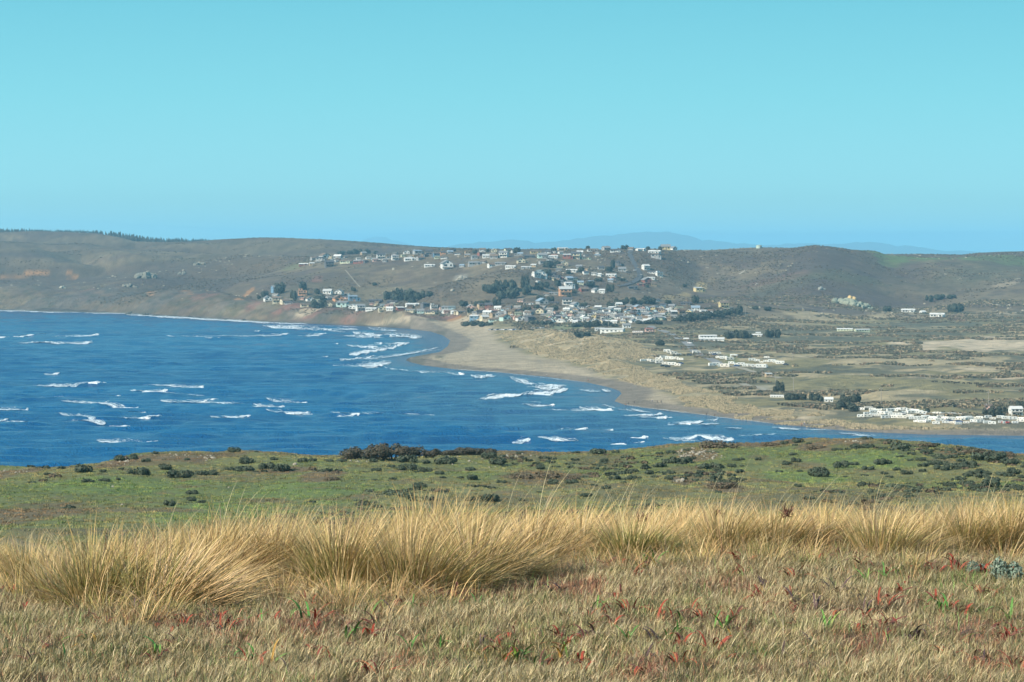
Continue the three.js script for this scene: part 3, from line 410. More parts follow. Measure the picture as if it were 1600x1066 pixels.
const bushZones = [
  ["western knoll", 'bushes on the western knoll', [[197, 719, 30], [128, 738, 32], [163, 752, 17], [136, 754, 18], [184, 750, 9], [75, 742, 12], [67, 732, 18], [95, 733, 14], [216, 742, 34], [256, 733, 22], [280, 746, 38], [289, 719, 12], [162, 738, 12], [190, 734, 10], [228, 722, 14], [367, 706, 20], [242, 709, 12]]],
  ["slope west of the cypresses", 'bushes on the western green slope', [[325, 742, 34], [386, 724, 24], [380, 737, 30], [358, 735, 16], [419, 733, 26], [439, 736, 28], [428, 719, 12], [472, 722, 16], [487, 721, 16], [301, 772, 20], [297, 783, 16], [315, 786, 12], [262, 791, 20], [106, 796, 24], [514, 721, 14], [533, 722, 18]]],
  ["slope before the cypress row", 'bushes in front of the cypress row', [[584, 722, 14], [587, 737, 16], [614, 750, 12], [586, 751, 9], [612, 730, 14], [637, 735, 30], [637, 722, 30], [665, 724, 16], [697, 725, 34], [665, 738, 20], [690, 741, 18], [692, 747, 10], [734, 735, 16], [719, 747, 12], [737, 750, 20], [781, 727, 28], [762, 716, 24], [656, 763, 22], [765, 783, 30], [734, 783, 20]]],
  ['slope around the dead scrub', 'bushes around the dead scrub', [[820, 718, 10], [862, 724, 18], [843, 733, 16], [783, 755, 16], [865, 757, 22], [893, 755, 20], [929, 760, 14], [917, 775, 16], [815, 783, 12], [943, 725, 14], [934, 708, 22], [900, 708, 12], [812, 710, 10], [944, 722, 12], [927, 760, 10], [916, 776, 16], [947, 764, 14]]],
  ['slope below the pale stones', 'bushes by the pale stones', [[941, 709, 30], [961, 708, 12], [1031, 710, 12], [1047, 708, 16], [1050, 723, 28], [1072, 723, 24], [1082, 717, 10], [1032, 730, 18], [1015, 732, 14], [1005, 728, 12], [1014, 741, 16], [1047, 741, 18], [1110, 732, 32], [1120, 736, 14], [1096, 740, 14], [1082, 745, 22], [1144, 730, 14], [1156, 739, 16], [1154, 719, 16], [1162, 729, 10], [1121, 750, 20], [1122, 771, 14], [961, 749, 18], [981, 750, 14], [1044, 750, 14], [974, 755, 9], [1136, 700, 10], [1074, 705, 12]]],
  ["slope inland of the stones", 'bushes on the open green slope', [[1185, 719, 12], [1239, 711, 14], [1230, 726, 16], [1245, 722, 16], [1217, 739, 14], [1250, 737, 9], [1281, 744, 32], [1245, 761, 12], [1247, 770, 8], [1221, 785, 8], [1227, 694, 14], [1245, 692, 20], [1310, 704, 18], [1337, 700, 18], [1357, 700, 20], [1337, 726, 18], [1357, 734, 18], [1317, 731, 26], [1379, 726, 28], [1282, 736, 20], [1382, 741, 12], [1401, 735, 14], [1417, 741, 16], [1351, 744, 11], [1390, 746, 11], [1350, 760, 20], [1320, 746, 8], [1264, 694, 9]]],
  ["crowded inland shoulder", 'bushes crowding the inland shoulder', [[1397, 702, 40], [1380, 701, 14], [1425, 710, 16], [1407, 714, 12], [1446, 709, 20], [1426, 720, 14], [1439, 720, 14], [1469, 717, 16], [1460, 726, 22], [1472, 734, 24], [1490, 716, 18], [1500, 731, 24], [1517, 729, 26], [1525, 740, 24], [1502, 721, 16], [1530, 719, 36], [1557, 720, 40], [1572, 725, 24], [1587, 725, 18], [1441, 737, 12], [1442, 729, 16], [1502, 750, 18], [1505, 760, 28], [1535, 747, 22], [1545, 761, 32], [1525, 762, 20], [1550, 752, 24], [1565, 742, 22], [1585, 740, 22], [1598, 747, 14], [1595, 767, 18], [1482, 760, 14], [1460, 769, 8], [1560, 765, 14], [1575, 745, 14], [1542, 741, 16], [1514, 745, 18], [1490, 752, 12]]],
];
for (const [where, group, list] of bushZones) {
  const ys = list.map((b) => b[1]).sort((a, b) => a - b), y1 = ys[Math.floor(ys.length / 3)], y2 = ys[Math.floor(ys.length * 2 / 3)], seen = {};
  for (const [px, py, w] of [...list].sort((a, b) => a[0] - b[0])) {
    const band = py < y1 ? 'high on the ' : py < y2 ? 'halfway down the ' : 'low on the ', k = (w > 27 ? 'wide' : w > 15 ? 'rounded' : 'small'), i = seen[k + band] = (seen[k + band] ?? -1) + 1;
    bush(px, py, w, rr(.85, 1.2), bushProto, 'coyote_bush', k + ' green bush ' + band + where + ', ' + ord[i] + ' from the sea', group);
  }
}
for (const [px, py, w, label] of [[518, 750, 26, 'greyish brown low bush on the green slope west of the cypress row'], [1135, 762, 48, 'wide dead brown bush above the tall golden grass'], [1205, 696, 30, 'russet brown bush on the crest, seaward one of two'], [1117, 700, 60, 'long dark brown bush lying along the crest above the pale stones'], [1446, 699, 36, 'tall brown bush standing up on the inland crest'], [1517, 709, 40, 'brown scrub bush on the falling inland crest, first of three'], [1542, 710, 30, 'brown scrub bush on the falling inland crest, middle of three'], [1570, 712, 36, 'brown scrub bush on the falling inland crest, last of three before the water'], [1497, 702, 16, 'small brown bush on the crest between scrub and tall brown bush'], [1275, 701, 30, 'flat brown bush just under the inland crest'], [820, 748, 44, 'seaward part of the dead brown scrub on the slope'], [862, 747, 50, 'middle clump of the dead brown scrub on the slope'], [896, 750, 34, 'inland clump of the dead brown scrub on the slope']]) bush(px, py, w, .6, brushProto, 'dry_bush', label, 'dead brown bushes');
// wind-bent cypresses on the near crest
const cypCols = [C(.085, .075, .055), C(.066, .068, .048), C(.105, .09, .065), C(.055, .06, .043)];
[[550, 716, 38, 21, 'low sloping cypress at the seaward end of the crest row'], [582, 717, 34, 26, 'dense dark cypress, second in the crest row'], [612, 718, 42, 29, 'tallest rounded cypress in the middle of the crest row'], [648, 714, 40, 22, 'broad cypress beside the tallest one on the crest'], [676, 713, 26, 15, 'small cypress trailing inland of the broad one'], [703, 710, 30, 11, 'low thin cypress in the gap of the crest row'], [732, 709, 34, 15, 'flat-topped cypress near the inland end of the crest row'], [762, 710, 26, 15, 'last cypress at the inland end of the crest row']].forEach(([px, py, w, h, label], i) => {
  const p = nearAt(px, py + 3) ?? at(px, py, 450), d = -p.z, half = w / F * d / 2, tall = h / F * d, g = new THREE.Group();
  const lob = lumps(400 + i, 8, 1.1).map((L) => [L[0], L[1] + .22, L[2], L[3], L[4]]);
  part(g, 'crown', crown(420 + i, 1500, .075, lob, cypCols), leafMat); part(g, 'trunk', stems(440 + i, 6, .7, .5, .035, bark), barkMat);
  g.position.set(p.x, nearH(p.x, p.z) - .2, p.z - 2); g.scale.set(half * 1.45, tall * .76, half); put(g, 'cypress_tree', label, 'tree', 'cypress row on the near crest');
});
// dead driftwood snag, stones and boulders
function stoneGeo(seed, c) { const g = new THREE.IcosahedronGeometry(1, 1), p = g.attributes.position, k = new Float32Array(p.count * 3); for (let i = 0; i < p.count; i++) { const x = p.getX(i), y = p.getY(i), z = p.getZ(i), q = 1 + .38 * vn(x * 1.7 + seed, y * 1.7 + z * 1.3); p.setXYZ(i, x * q, y * q * .7, z * q); const w = 1 + .2 * vn(x * 4 + seed, z * 4 + y); k.set([c[0] * w, c[1] * w, c[2] * w], i * 3); } g.setAttribute('color', new THREE.BufferAttribute(k, 3)); g.computeVertexNormals(); return g; }
const rockMat = vcol(.95), stone = [1, 2, 3].map((s) => stoneGeo(s * 7, C(.33, .30, .245)));
{
  const spots = []; for (const [px, py, rx, ry, n] of [[185, 719, 22, 8, 40], [325, 716, 14, 5, 22], [260, 712, 60, 4, 20], [1070, 712, 16, 4, 26], [1095, 707, 40, 8, 50], [1115, 714, 26, 8, 22], [1062, 752, 11, 4, 16], [20, 737, 30, 4, 22], [810, 713, 40, 4, 20], [760, 722, 70, 14, 10], [1330, 690, 30, 2, 10], [700, 712, 30, 4, 12], [560, 720, 40, 2, 10], [230, 780, 200, 20, 4]]) for (let i = 0; i < n; i++) spots.push([px + (R() + R() - 1) * rx, py + (R() + R() - 1) * ry, (.08 + .22 * R() * R())]);
  const ok = spots.map(([px, py, s]) => [nearAt(px, py), s]).filter((q) => q[0]), m = new THREE.InstancedMesh(stone[0], rockMat, ok.length), o = new THREE.Object3D();
  ok.forEach(([p, s], i) => { o.position.set(p.x, nearH(p.x, p.z) + s * .15, p.z); o.rotation.set(R() * .6, R() * 6.28, R() * .6); o.scale.setScalar(s); o.updateMatrix(); m.setMatrixAt(i, o.matrix); });
  put(m, 'rubble', 'scattered pale stones on the near hill crest', null, null, 'stuff');
}
[[461, 727, 8, 'pale boulder lying alone on the grass west of the cypress row'], [590, 718, 6, 'small tan boulder at the foot of the tallest cypress'], [1090, 711, 8, 'largest pale boulder among the crest stones']].forEach(([px, py, w, label], i) => { const p = nearAt(px, py); if (!p) return; const m = new THREE.Mesh(stone[i], rockMat), s = w / F * -p.z / 2; m.scale.set(s, s, s); m.position.set(p.x, nearH(p.x, p.z) + s * .3, p.z); put(m, 'boulder', label, 'rock', 'boulders on the near crest'); });
// ---------------------------------------------------------------- roads and tracks draped over the far land
function ribbon(name, label, pts, width, c, group) {
  const P = pts.map(([x, y]) => groundAt(x, y)).filter(Boolean), t = new Tris(); let prev = null, n = 0;
  for (let i = 0; i + 1 < P.length; i++) {
    const A = P[i], B = P[i + 1], L = Math.hypot(B.x - A.x, B.z - A.z), m = Math.max(2, Math.ceil(L / 6)), nx = -(B.z - A.z) / L, nz = (B.x - A.x) / L;
    for (let k = i ? 1 : 0; k <= m; k++) {
      const x = lerp(A.x, B.x, k / m), z = lerp(A.z, B.z, k / m), w = width / 2 * (1 + .15 * vn(x / 9, z / 9)), row = [];
      for (const s of [-1, 0, 1]) { const X = x + nx * w * s, Z = z + nz * w * s, g = 1 + .15 * vn(X / 3, Z / 5); row.push(t.v(X, Math.max(farH(X, Z), farH(x, z) - .3) + .35, Z, [c[0] * g, c[1] * g, c[2] * g])); }
      if (prev) { t.quad(prev[0], prev[1], row[1], row[0]); t.quad(prev[1], prev[2], row[2], row[1]); } prev = row; n++;
    }
  }
  put(new THREE.Mesh(t.geo(true), vcol(.95)), name, label, null, null, 'structure');
}
const asphalt = C(.095, .10, .11), dirt = C(.30, .27, .21);
ribbon('road', 'grey asphalt road winding up the hill through the town', [[986, 391], [984, 396], [985, 401], [989, 408], [993, 415], [997, 423], [1000, 429], [999, 434], [994, 439], [986, 443], [976, 446], [966, 447.5]], 6.5, asphalt);
ribbon('road', 'grey road running from the village down to the caravan field', [[1016, 510], [1030, 515], [1045, 521], [1058, 527], [1070, 534], [1078, 540], [1083, 547], [1090, 553], [1102, 559], [1115, 564], [1128, 569]], 8, C(.22, .22, .22));
ribbon('track', 'pale dirt track winding behind the dunes towards the caravan park', [[1128, 569], [1150, 574], [1172, 580], [1196, 587], [1220, 592]], 5, dirt);
ribbon('track', 'pale dirt track curving below the caravan field to the lone shed', [[1135, 597], [1152, 595], [1166, 603], [1184, 606], [1204, 612], [1216, 616]], 6, dirt);
ribbon('track', 'pale track between the sports field and the village car park', [[868, 517], [878, 516], [900, 517], [915, 514], [930, 513]], 6, dirt);
ribbon('track', 'thin pale footpath cutting straight down the hill above the bluff houses', [[539, 422], [545, 429], [552, 437], [563, 449]], 1.7, C(.26, .23, .18));
ribbon('track', 'pale drive leading up to the yellow house on the hill foot', [[1120, 487], [1130, 484], [1144, 480]], 4, dirt);
ribbon('track', 'short pale track on the hillside below the water tank', [[1155, 429], [1161, 425], [1167, 422]], 4, C(.36, .32, .26));

// ---------------------------------------------------------------- far trees
const cypFar = [C(.045, .06, .042), C(.058, .072, .05), C(.066, .074, .052), C(.038, .05, .038)];
const farTreeProto = [];
for (let i = 0; i < 6; i++) { const flat = [1.25, .95, 1.5, .8, 1.1, 1.7][i]; farTreeProto.push([crown(500 + i, 520, .17, lumps(520 + i, 5 + i % 3, flat).map((L) => [L[0], L[1] * .8 + .18, L[2], L[3] * 1.1, L[4] * 1.05]), cypFar), stems(540 + i, 1, .6, .02, .05, bark), flat]); }
const farLeaf = vcol(.9);
function farTree(px, py, w, h, name, label, group, i = Math.floor(R() * 6)) {
  const p = groundAt(px, py) ?? null; if (!p) return; const d = -p.z, half = w / F * d / 2, tall = h / F * d, [cr, st, flat] = farTreeProto[i], g = new THREE.Group();
  part(g, 'crown', cr, farLeaf); part(g, 'trunk', st, barkMat);
  g.position.set(p.x, farH(p.x, p.z) - .4, p.z); g.scale.set(half * 1.05, tall / (.35 + .62 * flat), half * 1.05); g.rotation.y = R() * 6.283;
  put(g, name, label, 'tree', group);
}
const treeZones = [
  ["in the grove above the bluff houses", 'grove above the bluff houses', [[610, 469, 20, 15], [625, 470, 20, 18], [640, 470, 22, 17], [656, 468, 16, 13], [670, 464, 12, 9], [644, 474, 14, 9]]],
  ['among the seaward bluff houses', 'trees among the bluff houses', [[405, 467, 9, 6], [414, 466, 15, 11], [437, 459, 18, 17], [458, 471, 12, 17], [473, 454, 13, 13], [490, 481, 13, 13], [496, 459, 12, 8], [499, 469, 18, 8], [506, 481, 15, 12], [551, 455, 10, 6], [585, 446, 8, 5]]],
  ['along the seaward hilltop street', 'trees of the seaward hilltop street', [[512, 402, 12, 5], [535, 398, 16, 6], [549, 397, 14, 6], [558, 397, 14, 8], [573, 396, 12, 7], [587, 397, 9, 5]]],
  ["in the middle hillside grove", 'dark grove on the hillside', [[765, 457, 22, 13], [780, 456, 20, 17], [795, 455, 22, 18], [786, 467, 20, 12], [806, 466, 30, 17], [820, 450, 15, 19], [825, 461, 18, 15], [842, 452, 16, 11], [856, 450, 14, 10], [870, 448, 12, 11]]],
  ['between the lower hillside houses', 'trees between the lower houses', [[723, 480, 16, 10], [750, 478, 18, 8], [763, 476, 14, 7], [778, 477, 16, 11], [735, 490, 11, 9], [825, 487, 16, 8], [838, 485, 10, 9], [845, 468, 13, 7], [860, 473, 14, 10], [867, 485, 15, 8], [890, 467, 10, 6], [912, 482, 18, 9]]],
  ["in the thicket behind the beach", 'thicket behind the beach', [[730, 509, 18, 7], [742, 509, 18, 8], [755, 510, 18, 8], [764, 509, 12, 6], [838, 507, 16, 6], [853, 508, 18, 8]]],
  ["among the upper town houses", 'trees of the upper town', [[743, 396, 9, 6], [762, 394, 7, 5], [808, 395, 13, 8], [866, 393, 9, 6], [903, 389, 7, 5], [918, 390, 8, 6], [855, 418, 18, 11], [870, 416, 12, 9], [855, 430, 14, 10], [890, 428, 12, 7], [908, 426, 10, 9], [950, 424, 14, 8], [957, 419, 8, 13], [898, 449, 10, 9], [920, 448, 18, 9], [953, 457, 13, 13], [897, 459, 9, 6], [935, 440, 14, 6], [972, 439, 10, 5], [975, 389, 14, 6], [990, 387, 12, 6], [1000, 386, 8, 5], [1012, 391, 7, 6], [1032, 391, 8, 6], [1048, 390, 6, 4], [1012, 449, 8, 4]]],
  ["behind the village", 'trees behind the village', [[955, 481, 14, 9], [968, 479, 18, 12], [985, 477, 18, 13], [998, 478, 12, 9], [1012, 475, 18, 12], [1021, 474, 12, 9], [1045, 475, 12, 7], [1070, 449, 7, 6], [1087, 474, 10, 13], [1106, 485, 16, 5]]],
  ["in the windbreak below the yellow house", 'windbreak below the yellow house', [[1058, 503, 18, 7], [1070, 502, 22, 10], [1083, 501, 24, 12], [1098, 500, 22, 12], [1112, 498, 22, 12], [1126, 496, 20, 11], [1138, 494, 18, 11], [1148, 492, 16, 11], [1155, 489, 11, 12]]],
  ["before the village by the sports field", 'dark trees before the village', [[904, 511, 22, 7], [918, 511, 22, 9], [932, 510, 20, 10], [946, 510, 18, 8], [958, 511, 14, 6], [903, 527, 24, 9], [914, 526, 20, 8], [1004, 506, 18, 6], [1018, 506, 18, 7], [1030, 507, 12, 6], [1038, 499, 10, 6], [1031, 540, 18, 9]]],
  ["by the plain's white buildings", 'trees on the plain', [[1140, 529, 20, 11], [1152, 529, 20, 13], [1163, 529, 18, 12], [1172, 529, 10, 8], [1199, 528, 15, 13], [1211, 528, 15, 14], [1388, 488, 16, 10], [1452, 472, 12, 11], [1470, 468, 22, 8], [1488, 467, 16, 7], [1486, 488, 14, 12], [1495, 489, 20, 15], [1180, 484, 12, 6], [1198, 485, 14, 6]]],
  ['beside the dunes near the caravan park', 'trees near the caravan park', [[1188, 616, 12, 7], [1211, 615, 12, 12], [1218, 614, 14, 18], [1236, 625, 20, 11], [1250, 625, 18, 10], [1268, 626, 18, 12], [1280, 627, 16, 10], [1322, 629, 20, 12], [1335, 630, 22, 15], [1318, 640, 22, 14], [1333, 643, 20, 12], [1450, 645, 10, 8], [1474, 647, 7, 5], [1545, 650, 18, 13], [1558, 651, 22, 17], [1570, 648, 12, 12], [1594, 640, 18, 14], [1604, 641, 14, 13]]],
];
for (const [where, group, list] of treeZones) [...list].sort((a, b) => a[0] - b[0]).forEach(([px, py, w, h], i) => farTree(px, py, w, h, 'cypress_tree', (w > 17 ? 'broad' : h > w ? 'tall' : 'small') + ' dark tree ' + where + ', ' + ord[i] + ' from the sea', group));

// ---------------------------------------------------------------- scrub, dune grass and the far wood: masses nobody could count
function tuft(seed, n, w, h, spread = 1) { const r = rng(seed), t = new Tris(); for (let i = 0; i < n; i++) { const a = r() * 6.283, q = spread * Math.sqrt(r()) * .8, x = Math.cos(a) * q, z = Math.sin(a) * q, g = .75 + .5 * r(), k = [g, g, g], b = r() * 6.283, c1 = Math.cos(b) * w, s1 = Math.sin(b) * w, hh = h * (.6 + .6 * r()), lx = (r() - .3) * .5, lz = (r() - .5) * .5; const A = t.v(x - c1, -.2, z - s1, k), B = t.v(x + c1, -.2, z + s1, k), D = t.v(x + lx + c1 * .5, hh, z + lz + s1 * .5, k), E = t.v(x + lx - c1 * .5, hh * .85, z + lz - s1 * .5, k); t.quad(A, B, D, E); } return t.geo(); }
const tuftA = tuft(1, 12, .28, .8), scrubA = crown(2, 26, .42, lumps(3, 4, .8), [C(1, 1, 1)]);
function scatter(name, label, geo, n, where, size, color, mat = vcol(.95)) {
  const o = new THREE.Object3D(), m = new THREE.InstancedMesh(geo, mat, n), col = new THREE.Color(); let k = 0, tries = 0;
  while (k < n && tries++ < n * 40) {
    const q = where(); if (!q) continue; const s = size();
    o.position.set(q[0], q[1] - .1, q[2]); o.rotation.set(0, R() * 6.283, 0); o.scale.set(s * rr(.8, 1.3), s * rr(.7, 1.1), s * rr(.8, 1.3)); o.updateMatrix(); m.setMatrixAt(k, o.matrix); const c = color(q); col.setRGB(c[0], c[1], c[2]); m.setColorAt(k, col); k++;
  }
  m.count = k; put(m, name, label, null, null, 'stuff'); return m;
}
const pick = (x0, x1, d0, d1) => { const d = 1 / lerp(1 / d0, 1 / d1, R()), px = rr(x0, x1), x = (px - 800) / F * d; return [px, d, x, -d]; };
scatter('dune_grass', 'tan beach grass covering the dunes', tuftA, 52000, () => { const [px, d, x, z] = pick(740, 1700, 1500, 3000); const q = farInfo(x, z); if (q.dune < .08 + .4 * R() || vn(x / 12, z / 16) + .4 * vn(x / 4, z / 5) < -.15) return null; return [x, q.h, z]; }, () => rr(.45, 1.25), () => { const k = R(); const c = k < .62 ? C(.45, .37, .24) : k < .8 ? C(.36, .295, .195) : C(.22, .205, .135); return c; });
scatter('coastal_scrub', 'grey green scrub in bands over the plain behind the dunes', scrubA, 46000, () => { const [px, d, x, z] = pick(800, 1750, 1580, 3700); const q = farInfo(x, z); if (q.dune > .1 || q.s < 60 || q.h > 34) return null; const band = vn(x / 150, z / 38) + .55 * vn(x / 42 + 4, z / 24) + .3 * vn(x / 12, z / 12); let w = band > .12 + .4 * R(); const py = 380 + F * (EYE - q.h) / d; if (py > 590 && px > 1180 && py < 612) w = band > .75; if (py > 532 && py < 550 && px > 1440) w = false; if (py > 548 && py < 578 && px < 1240) w = band > .8; if (py < 515 && px < 1060) w = band > .75; return w ? [x, q.h, z] : null; }, () => rr(.7, 2.2), () => { const k = R(), g = rr(.8, 1.2); const c = k < .45 ? C(.135, .135, .095) : k < .65 ? C(.19, .175, .12) : k < .82 ? C(.25, .19, .13) : C(.38, .31, .20); return [c[0] * g, c[1] * g, c[2] * g]; });
scatter('hill_scrub', 'dark low scrub speckling the brown hills', scrubA, 27000, () => { const [px, d, x, z] = pick(-60, 1700, 2950, 5600); const q = farInfo(x, z); if (q.s < 25 || q.h < 10) return null; const b = fbm(x / 120, z / 130, 4) + .25 * vn(x / 22, z / 25); return b > -.05 + .35 * R() ? [x, q.h, z] : null; }, () => rr(.6, 1.6), () => { const k = R(), g = rr(.8, 1.25); const c = k < .45 ? C(.11, .095, .068) : k < .7 ? C(.14, .115, .078) : k < .85 ? C(.17, .125, .09) : C(.25, .20, .13); return [c[0] * g, c[1] * g, c[2] * g]; });
scatter('hill_stones', 'pale stones scattered over the far hills', stoneGeo(5, C(1, .95, .85)), 900, () => { const [px, d, x, z] = pick(-20, 1620, 3200, 4700); const q = farInfo(x, z); if (q.s < 30 || q.h < 14 || fbm(x / 90 + 8, z / 90, 3) < .18) return null; return [x, q.h, z]; }, () => rr(.6, 2.2), () => { const g = rr(.26, .42); return [g, g * .96, g * .85]; });
let woodH = 8;
{ // wood along the seaward skyline
  const conifer = new Tris(), r = rng(9); for (let i = 0; i < 40; i++) { const y = r() * 1, q = (1 - y) * .32 + .04, a = r() * 6.283, k = C(1, 1, 1); const A = conifer.v(Math.cos(a) * q, y - .08, Math.sin(a) * q, k), B = conifer.v(Math.cos(a + .9) * q * .3, y + .1, Math.sin(a + .9) * q * .3, k), D = conifer.v(Math.cos(a + 2) * q, y - .05, Math.sin(a + 2) * q, k); conifer.tri(A, B, D); }
  scatter('far_wood', 'hazy dark wood along the skyline of the seaward hills', conifer.geo(), 900, () => { const px = rr(-60, 385), d = rr(6250, 6900); const dens = px < 140 ? .8 : px < 200 ? .9 : px < 330 ? 1 : .35; if (R() > dens) return null; const x = (px - 800) / F * d, top = px < 190 ? lerp(356.5, 361, clamp(px / 190)) : px < 240 ? lerp(363, 371, (px - 190) / 50) : lerp(371, 374, clamp((px - 240) / 90)); const h = pyToElev(px, skyline(px) + 2.5, d), hi = pyToElev(px, top - 1, d) - h; woodH = Math.max(6, hi); return [x, h, -d]; }, () => woodH * rr(.5, .95), () => C(.075, .09, .085));
}
// ---------------------------------------------------------------- rock outcrops and sea rocks
function outcrop(px, py, w, h, n, c, label, name = 'rock_outcrop', cat = 'rocks', level = null, group) {
  const p = level === null ? groundAt(px, py) : onLevel(px, py, level); if (!p) return; const d = -p.z, W = w / F * d, H = h / F * d, list = [];
  for (let i = 0; i < n; i++) { const g = stoneGeo(px + i * 3.7, c), a = (R() + R() - 1), s = H * (.35 + .5 * R()) * (1 - .5 * Math.abs(a)), b = R() - .5; g.applyMatrix4(new THREE.Matrix4().compose(new THREE.Vector3(a * W / 2, 0, b * W * .35), new THREE.Quaternion().setFromEuler(new THREE.Euler(R(), R() * 6, R())), new THREE.Vector3(s * .8, s * .9, s * .8))); const X = p.x + a * W / 2, Z = p.z + b * W * .35, dy = level === null ? farH(X, Z) - p.y : 0; g.translate(0, dy + s * .3, 0); list.push(g); }
  const m = new THREE.Mesh(mergeGeometries(list), rockMat); m.position.copy(p); put(m, name, label, cat, group);
}
outcrop(226, 434, 36, 12, 34, C(.20, .20, .165), 'large pale grey rock outcrop on the seaward hillside', 'rock_outcrop');
outcrop(196, 447, 40, 6, 18, C(.21, .20, .165), 'low pale rock outcrop sloping below the large grey one');
outcrop(285, 428, 30, 5, 14, C(.21, .205, .17), 'small pale rock outcrop inland of the large grey one');
outcrop(312, 414, 30, 6, 16, C(.22, .215, .18), 'pale rock outcrop high on the seaward hillside');
outcrop(98, 451, 12, 6, 6, C(.33, .33, .27), 'lone small pale rock outcrop above the seaward cliff');
outcrop(722, 437, 20, 8, 10, C(.33, .31, .26), 'pale rocks on the hillside spur seaward of the dark grove');
outcrop(707, 455, 8, 5, 5, C(.33, .31, .26), 'small pale rocks lower on the spur seaward of the dark grove');
outcrop(1284, 453, 12, 7, 7, C(.30, .30, .27), 'grey rocks on the slope below the dark peak');
outcrop(1330, 476, 76, 12, 44, C(.27, .29, .22), 'wide grey green rock outcrop standing on the hill foot');
outcrop(1330, 468, 11, 9, 5, C(.62, .44, .2), 'golden rock knob sticking up from the wide grey outcrop');
outcrop(1210, 385, 5, 2, 3, C(.4, .38, .33), 'tiny pale rocks on the skyline inland of the water tank');
outcrop(1182, 445, 8, 3, 4, C(.42, .40, .36), 'pale rocks alone on the slope above the yellow house');
for (const [px, py, w, h, what] of [[38, 483, 14, 6, 'dark rock in the surf at the seaward end of the cliffs'], [72, 485, 12, 5, 'second dark rock in the surf under the seaward cliffs'], [200, 491.5, 9, 5, 'dark round rock in the foam under the large outcrop'], [227, 492.5, 10, 5, 'dark rock in the foam just inland of the round one'], [243, 493.5, 14, 4, 'long dark rock in the surf under the large outcrop'], [205, 489, 6, 4, 'small dark rock behind the round one at the cliff foot'], [296, 495.5, 12, 4, 'dark rock in the foam below the orange cliff scar'], [312, 497, 8, 3, 'small dark rock beside the foam below the orange scar'], [338, 496, 10, 4, 'dark rock at the cliff foot inland of the orange scar'], [380, 501, 12, 4, 'dark rock in the foam before the bluff houses'], [352, 499.5, 8, 3, 'small dark rock in the surf seaward of the bluff houses']]) outcrop(px, py, w, h, 6, C(.07, .075, .07), what, 'sea_rock', 'rock', .2, 'dark rocks in the surf');
// ---------------------------------------------------------------- houses
function boxG(w, h, d, x = 0, y = 0, z = 0, ry = 0) { const g = new THREE.BoxGeometry(w, h, d).toNonIndexed(); if (ry) g.rotateY(ry); g.translate(x, y + h / 2, z); g.deleteAttribute('uv'); return g; }
function gable(w, h, d, rise, y0, x = 0, z = 0, across = false) {  // walls with pointed ends; ridge along x, or towards the viewer when across
  const s = new THREE.Shape(); const W = across ? w : d; s.moveTo(-W / 2, -2.5); s.lineTo(W / 2, -2.5); s.lineTo(W / 2, h); s.lineTo(0, h + rise); s.lineTo(-W / 2, h);
  const L = across ? d : w, g = new THREE.ExtrudeGeometry(s, { depth: L, bevelEnabled: false }); g.translate(0, 0, -L / 2); if (!across) g.rotateY(Math.PI / 2); g.translate(x, y0, z); g.deleteAttribute('uv'); return g;
}
function slopes(w, h, d, rise, over, x = 0, z = 0, across = false, th = .22) { // two roof slabs with an overhang
  const W = across ? w : d, L = (across ? d : w) + over * 2, a = Math.atan2(rise, W / 2), len = (W / 2 + over) / Math.cos(a), out = [];
  for (const s of [-1, 1]) { const g = new THREE.BoxGeometry(len, th, L).toNonIndexed(); g.translate(-len / 2, th / 2 + .02, 0); if (s > 0) g.rotateY(Math.PI); g.rotateZ(s < 0 ? a : -a); g.translate(0, h + rise, 0); if (!across) g.rotateY(Math.PI / 2); g.translate(x, 0, z); g.deleteAttribute('uv'); out.push(g); }
  return mergeGeometries(out);
}
const winG = boxG(1.3, 1.25, .12), wideWin = boxG(2.4, 1.5, .12), doorG = boxG(1.0, 2.1, .12), chimG = boxG(.8, 2.0, .8), sideWin = boxG(.12, 1.2, 1.3);
const deckG = (w, d, y) => mergeGeometries([boxG(w, .2, d, 0, y, 0), boxG(w, .1, .1, 0, y + 1, d / 2), ...[-1, -.33, .33, 1].map((k) => boxG(.14, y + 3.5, .14, k * (w / 2 - .1), -2.5, d / 2 - .1))]);
